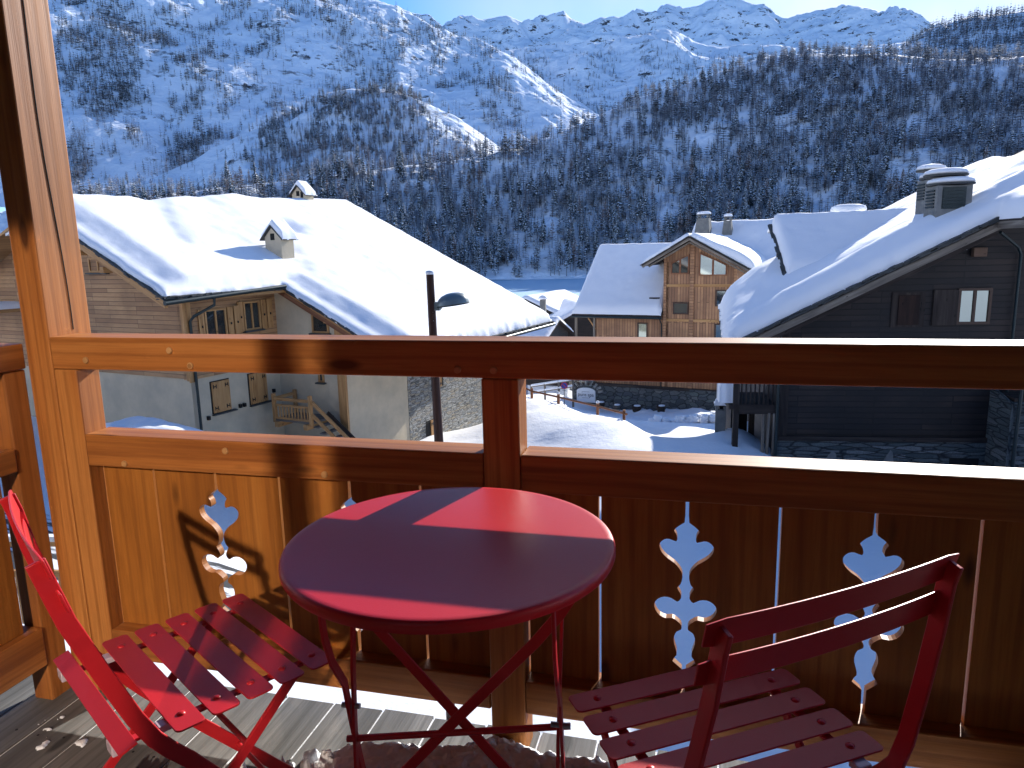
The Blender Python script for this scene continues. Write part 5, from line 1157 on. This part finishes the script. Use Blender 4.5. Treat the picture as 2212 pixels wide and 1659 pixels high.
def sample(W, n, dens, xr, yr, hr):
    xs = RNG.uniform(xr[0], xr[1], n*3); ys = RNG.uniform(yr[0], yr[1], n*3)
    yb = ip(xs, W['base']); yt = ip(xs, W['ridge']); g = (ys-yb)/(yt-yb); ok = (g > .01) & (g < .995); d = dens(xs, ys); ok &= RNG.random(len(xs)) < d
    xs, ys, g = xs[ok][:n], ys[ok][:n], g[ok][:n]; t = 1-(1-g)**(1/W['p'])
    fi = (xs-W['x0'])/(W['x1']-W['x0'])*(W['nx']-1); fj = t*(W['nt']-1); i = np.clip(fi.astype(int), 0, W['nx']-2); j = np.clip(fj.astype(int), 0, W['nt']-2); a = (fi-i)[:, None]; b_ = (fj-j)[:, None]
    P = W['P']; Q = (P[i, j]*(1-a)+P[i+1, j]*a)*(1-b_)+(P[i, j+1]*(1-a)+P[i+1, j+1]*a)*b_
    return xs, ys, Q, RNG.uniform(hr[0], hr[1], len(xs))*(.65+.5*RNG.random(len(xs)))
def forest(name, items):
    """items: list of (template key, positions, heights); one object"""
    VV = []; FF_ = []; MM = []; off = 0
    for key, Q, H in items:
        V, Fc, Mi = TPL[key]
        if not len(Q): continue
        th = RNG.uniform(0, 2*math.pi, len(Q)); c, s_ = np.cos(th), np.sin(th); wd = RNG.uniform(.95, 1.45, len(Q)); ln = RNG.uniform(-.03, .03, (len(Q), 2))
        x = V[None, :, 0]*wd[:, None]; y = V[None, :, 1]*wd[:, None]; z = np.broadcast_to(V[None, :, 2], x.shape)
        X = (x*c[:, None]-y*s_[:, None]+z*ln[:, :1])*H[:, None]+Q[:, :1]; Y = (x*s_[:, None]+y*c[:, None]+z*ln[:, 1:])*H[:, None]+Q[:, 1:2]; Z = z*H[:, None]+Q[:, 2:3]
        VV.append(np.stack([X, Y, Z], -1).reshape(-1, 3)); FF_.append((Fc[None]+(np.arange(len(Q))*len(V))[:, None, None]+off).reshape(-1, 3))
        mi = Mi.copy(); mi = np.where((mi == 0) & ('larch' in key[0]), 3, mi); mi = np.where((mi == 0) & ('frost' in key[0]), 4, mi); MM.append(np.tile(mi, len(Q))); off += len(Q)*len(V)
    V = np.concatenate(VV); Fa = np.concatenate(FF_); Mm = np.concatenate(MM)
    me = bpy.data.meshes.new(name); me.vertices.add(len(V)); me.vertices.foreach_set('co', V.ravel()); me.loops.add(Fa.size); me.loops.foreach_set('vertex_index', Fa.ravel().astype(np.int32))
    me.polygons.add(len(Fa)); me.polygons.foreach_set('loop_start', np.arange(0, Fa.size, 3, dtype=np.int32)); me.polygons.foreach_set('material_index', Mm.astype(np.int32)); me.update(calc_edges=True)
    for k in ('needles', 'tsnow', 'bark', 'larch', 'frost'): me.materials.append(M[k])
    o = bpy.data.objects.new(name, me); COL.objects.link(o); o['_base'] = (0., 0., 0.); return struct(o, 'stuff')
def split(W_, kinds, lod):
    xs, ys, Q, H = W_; n = len(xs); pk_ = RNG.random(n); v = RNG.integers(0, 4, n); out = []; acc = 0
    kp = kinds(xs, ys)                      # probability arrays per kind
    cum = np.cumsum(np.stack([kp[k] for k in kp]), 0); names_ = list(kp)
    which = (pk_[None] > cum).sum(0).clip(0, len(names_)-1)
    for ki, k in enumerate(names_):
        for vi in range(4):
            s_ = (which == ki) & (v == vi); out.append(((k+'_'+lod, vi), Q[s_], H[s_]*(.95 if k == 'spruce' else .85)))
    return out
skyl = [(0, 442), (735, 432), (965, 560), (1060, 602), (1280, 602), (1290, 522), (1445, 520), (1476, 474), (1665, 462), (1680, 452), (1900, 440), (1990, 420), (2075, 372), (2212, 360)]
# right-hand hill
nzf = lambda x, y, s=0, k=.02: fbm(x*k, y*k, 4, s)
d4 = lambda x, y: np.clip(.72+.8*nzf(x, y, 3, .016)+.28*(y < 260)+.2*(x < 1300)*(y < 480), .14, 1)
S4 = sample(W4, 7000, d4, (60, 2330), (105, 600), (10, 17))
xs4, ys4, Q4, H4 = S4
rr4 = np.hypot(Q4[:, 0], Q4[:, 1]); pxh = H4*FPX/rr4; seen = (ys4-pxh*.9 < ip(xs4, skyl)) & (xs4 < 2212) & (xs4 > 250)
order = np.argsort(-(pxh*seen)); top300 = order[:300]; rest = np.ones(len(xs4), bool); rest[top300] = False
def k4(x, y):
    fr = np.clip(.42+.45*np.clip((290-y)/120, 0, 1)*np.clip((x-1500)/200, 0, 1)+.25*np.clip((x-1900)/200, 0, 1)+.3*nzf(x, y, 66, .012), .05, .85)
    la = (1-fr)*np.clip(.16+.45*(x < 1250)*(y < 470)+.4*nzf(x, y, 6, .01), 0, .85)
    return {'frost': fr, 'larch': la, 'spruce': (1-fr-la)*.7, 'pine': np.full(len(x), 1.0)}
forest('forest', split((xs4[rest], ys4[rest], Q4[rest], H4[rest]), k4, 'md'))
# single trees at the foot of the hill
def crown_trunk(key):
    V, Fc, Mi = TPL[key]; out = []
    for sel, nm in ((Mi != 2, 'crown'), (Mi == 2, 'trunk')):
        f = Fc[sel]; u, inv = np.unique(f.ravel(), return_inverse=True); me = bpy.data.meshes.new(nm)
        me.from_pydata(V[u].tolist(), [], inv.reshape(-1, 3).tolist())
        if nm == 'crown':
            me.materials.append(M['larch' if 'larch' in key[0] else 'needles']); me.materials.append(M['tsnow']); me.polygons.foreach_set('material_index', Mi[sel].astype(np.int32))
        else: me.materials.append(M['bark'])
        me.update(); out.append((nm, me))
    return out
protos = []
for kind, nm, lb, cat in (('spruce_hi', 'spruce_tree', 'snow-dusted dark spruce on the slope above the frozen lake', 'spruce'), ('larch_hi', 'larch_tree', 'bare brownish larch on the slope above the frozen lake', 'larch')):
    for i in range(4): protos.append((nm, lb, cat, crown_trunk((kind, i)), 'dark spruces on the slope above the lake' if cat == 'spruce' else 'bare larches on the slope above the lake'))
for n_, i in enumerate(top300):
    k = int(RNG.integers(0, 4)) + (4 if RNG.random() < .22 else 0); nm, lb, cat, parts, grp = protos[k]
    s_ = float(H4[i]); X_ = xs4[i]; hi_ = ys4[i] < 470
    place = 'over the sloping end of the big left roof' if X_ < 1060 else ('at the far shore of the frozen lake' if not hi_ else 'up the slope over the frozen lake') if X_ < 1290 else ('just over the middle chalet roofs' if not hi_ else 'up the slope over the middle chalet') if X_ < 1670 else 'up the slope over the dark right chalet'
    lb = ('tall ' if s_ > 13.5 else 'short ' if s_ < 10.5 else 'middling ')+('snow-dusted dark spruce ' if cat == 'spruce' else 'bare brownish larch ')+place
    r = bpy.data.objects.new(nm, None); COL.objects.link(r); r.location = Q4[i]; r.scale = (s_*RNG.uniform(.85, 1.2), s_*RNG.uniform(.85, 1.2), s_); r.rotation_euler = (RNG.uniform(-.03, .03), RNG.uniform(-.03, .03), RNG.uniform(0, 6.28))
    r['_base'] = (0., 0., 0.); r.empty_display_size = .1; tag(r, lb, cat, grp)
    for pn, me in parts: c = bpy.data.objects.new(pn, me); COL.objects.link(c); c.parent = r
# wooded spur, main slope, far slopes
d2 = lambda x, y: np.clip(np.where((x > 930) & (y < 225+(x-930)*.62+45) & (x < 1170), .05, .75+.6*nzf(x, y, 8, .02))*np.where((x < 560) & (y < 395), .25, 1), .02, 1)
S2 = sample(W2, 3600, d2, (130, 1325), (186, 480), (9, 15))
k2 = lambda x, y: {'larch': np.clip(.45+.3*(y > 330)+.5*nzf(x, y, 16, .012), 0, .9), 'spruce': np.full(len(x), .8), 'pine': np.full(len(x), 1.0)}
forest('forest', split(S2, k2, 'md'))
def d1f(x, y):
    n_ = nzf(x, y, 30, .012)+.6*nzf(x, y+x*.4, 33, .035)
    return np.clip(np.clip((n_+.10)*3.0, .05, 1)*np.where(x < 900, np.where(y < 200, .62, .85), 1.0), 0, 1)*np.where((x > 930) & (y > 190+(x-930)*.2) & (x < 1060) & (y < 235), .2, 1)
S1 = sample(W1, 12000, d1f, (60, 1300), (-10, 430), (9, 16))
k1 = lambda x, y: {'larch': np.clip(.40+.35*(y > 250)+.4*nzf(x, y, 18, .01), 0, .9), 'spruce': np.full(len(x), .62), 'pine': np.full(len(x), 1.0)}
forest('forest', split(S1, k1, 'lo'))
S3 = sample(W3b, 4200, lambda x, y: np.clip(.55+1.4*nzf(x, y, 40, .02), .03, 1)*np.clip((y-100)/40, .15, 1), (1040, 2050), (80, 300), (8, 14))
forest('forest', split(S3, lambda x, y: {'larch': np.full(len(x), .25), 'spruce': np.full(len(x), .7), 'pine': np.full(len(x), 1.0)}, 'lo'))
S5 = sample(W5, 3000, lambda x, y: np.clip(.9+.5*nzf(x, y, 50, .03), .1, 1), (1900, 2300), (20, 190), (9, 14))
forest('forest', split(S5, lambda x, y: {'frost': np.full(len(x), .35), 'spruce': np.full(len(x), .5), 'pine': np.full(len(x), 1.0)}, 'lo'))
# a few small bushes along the far shore
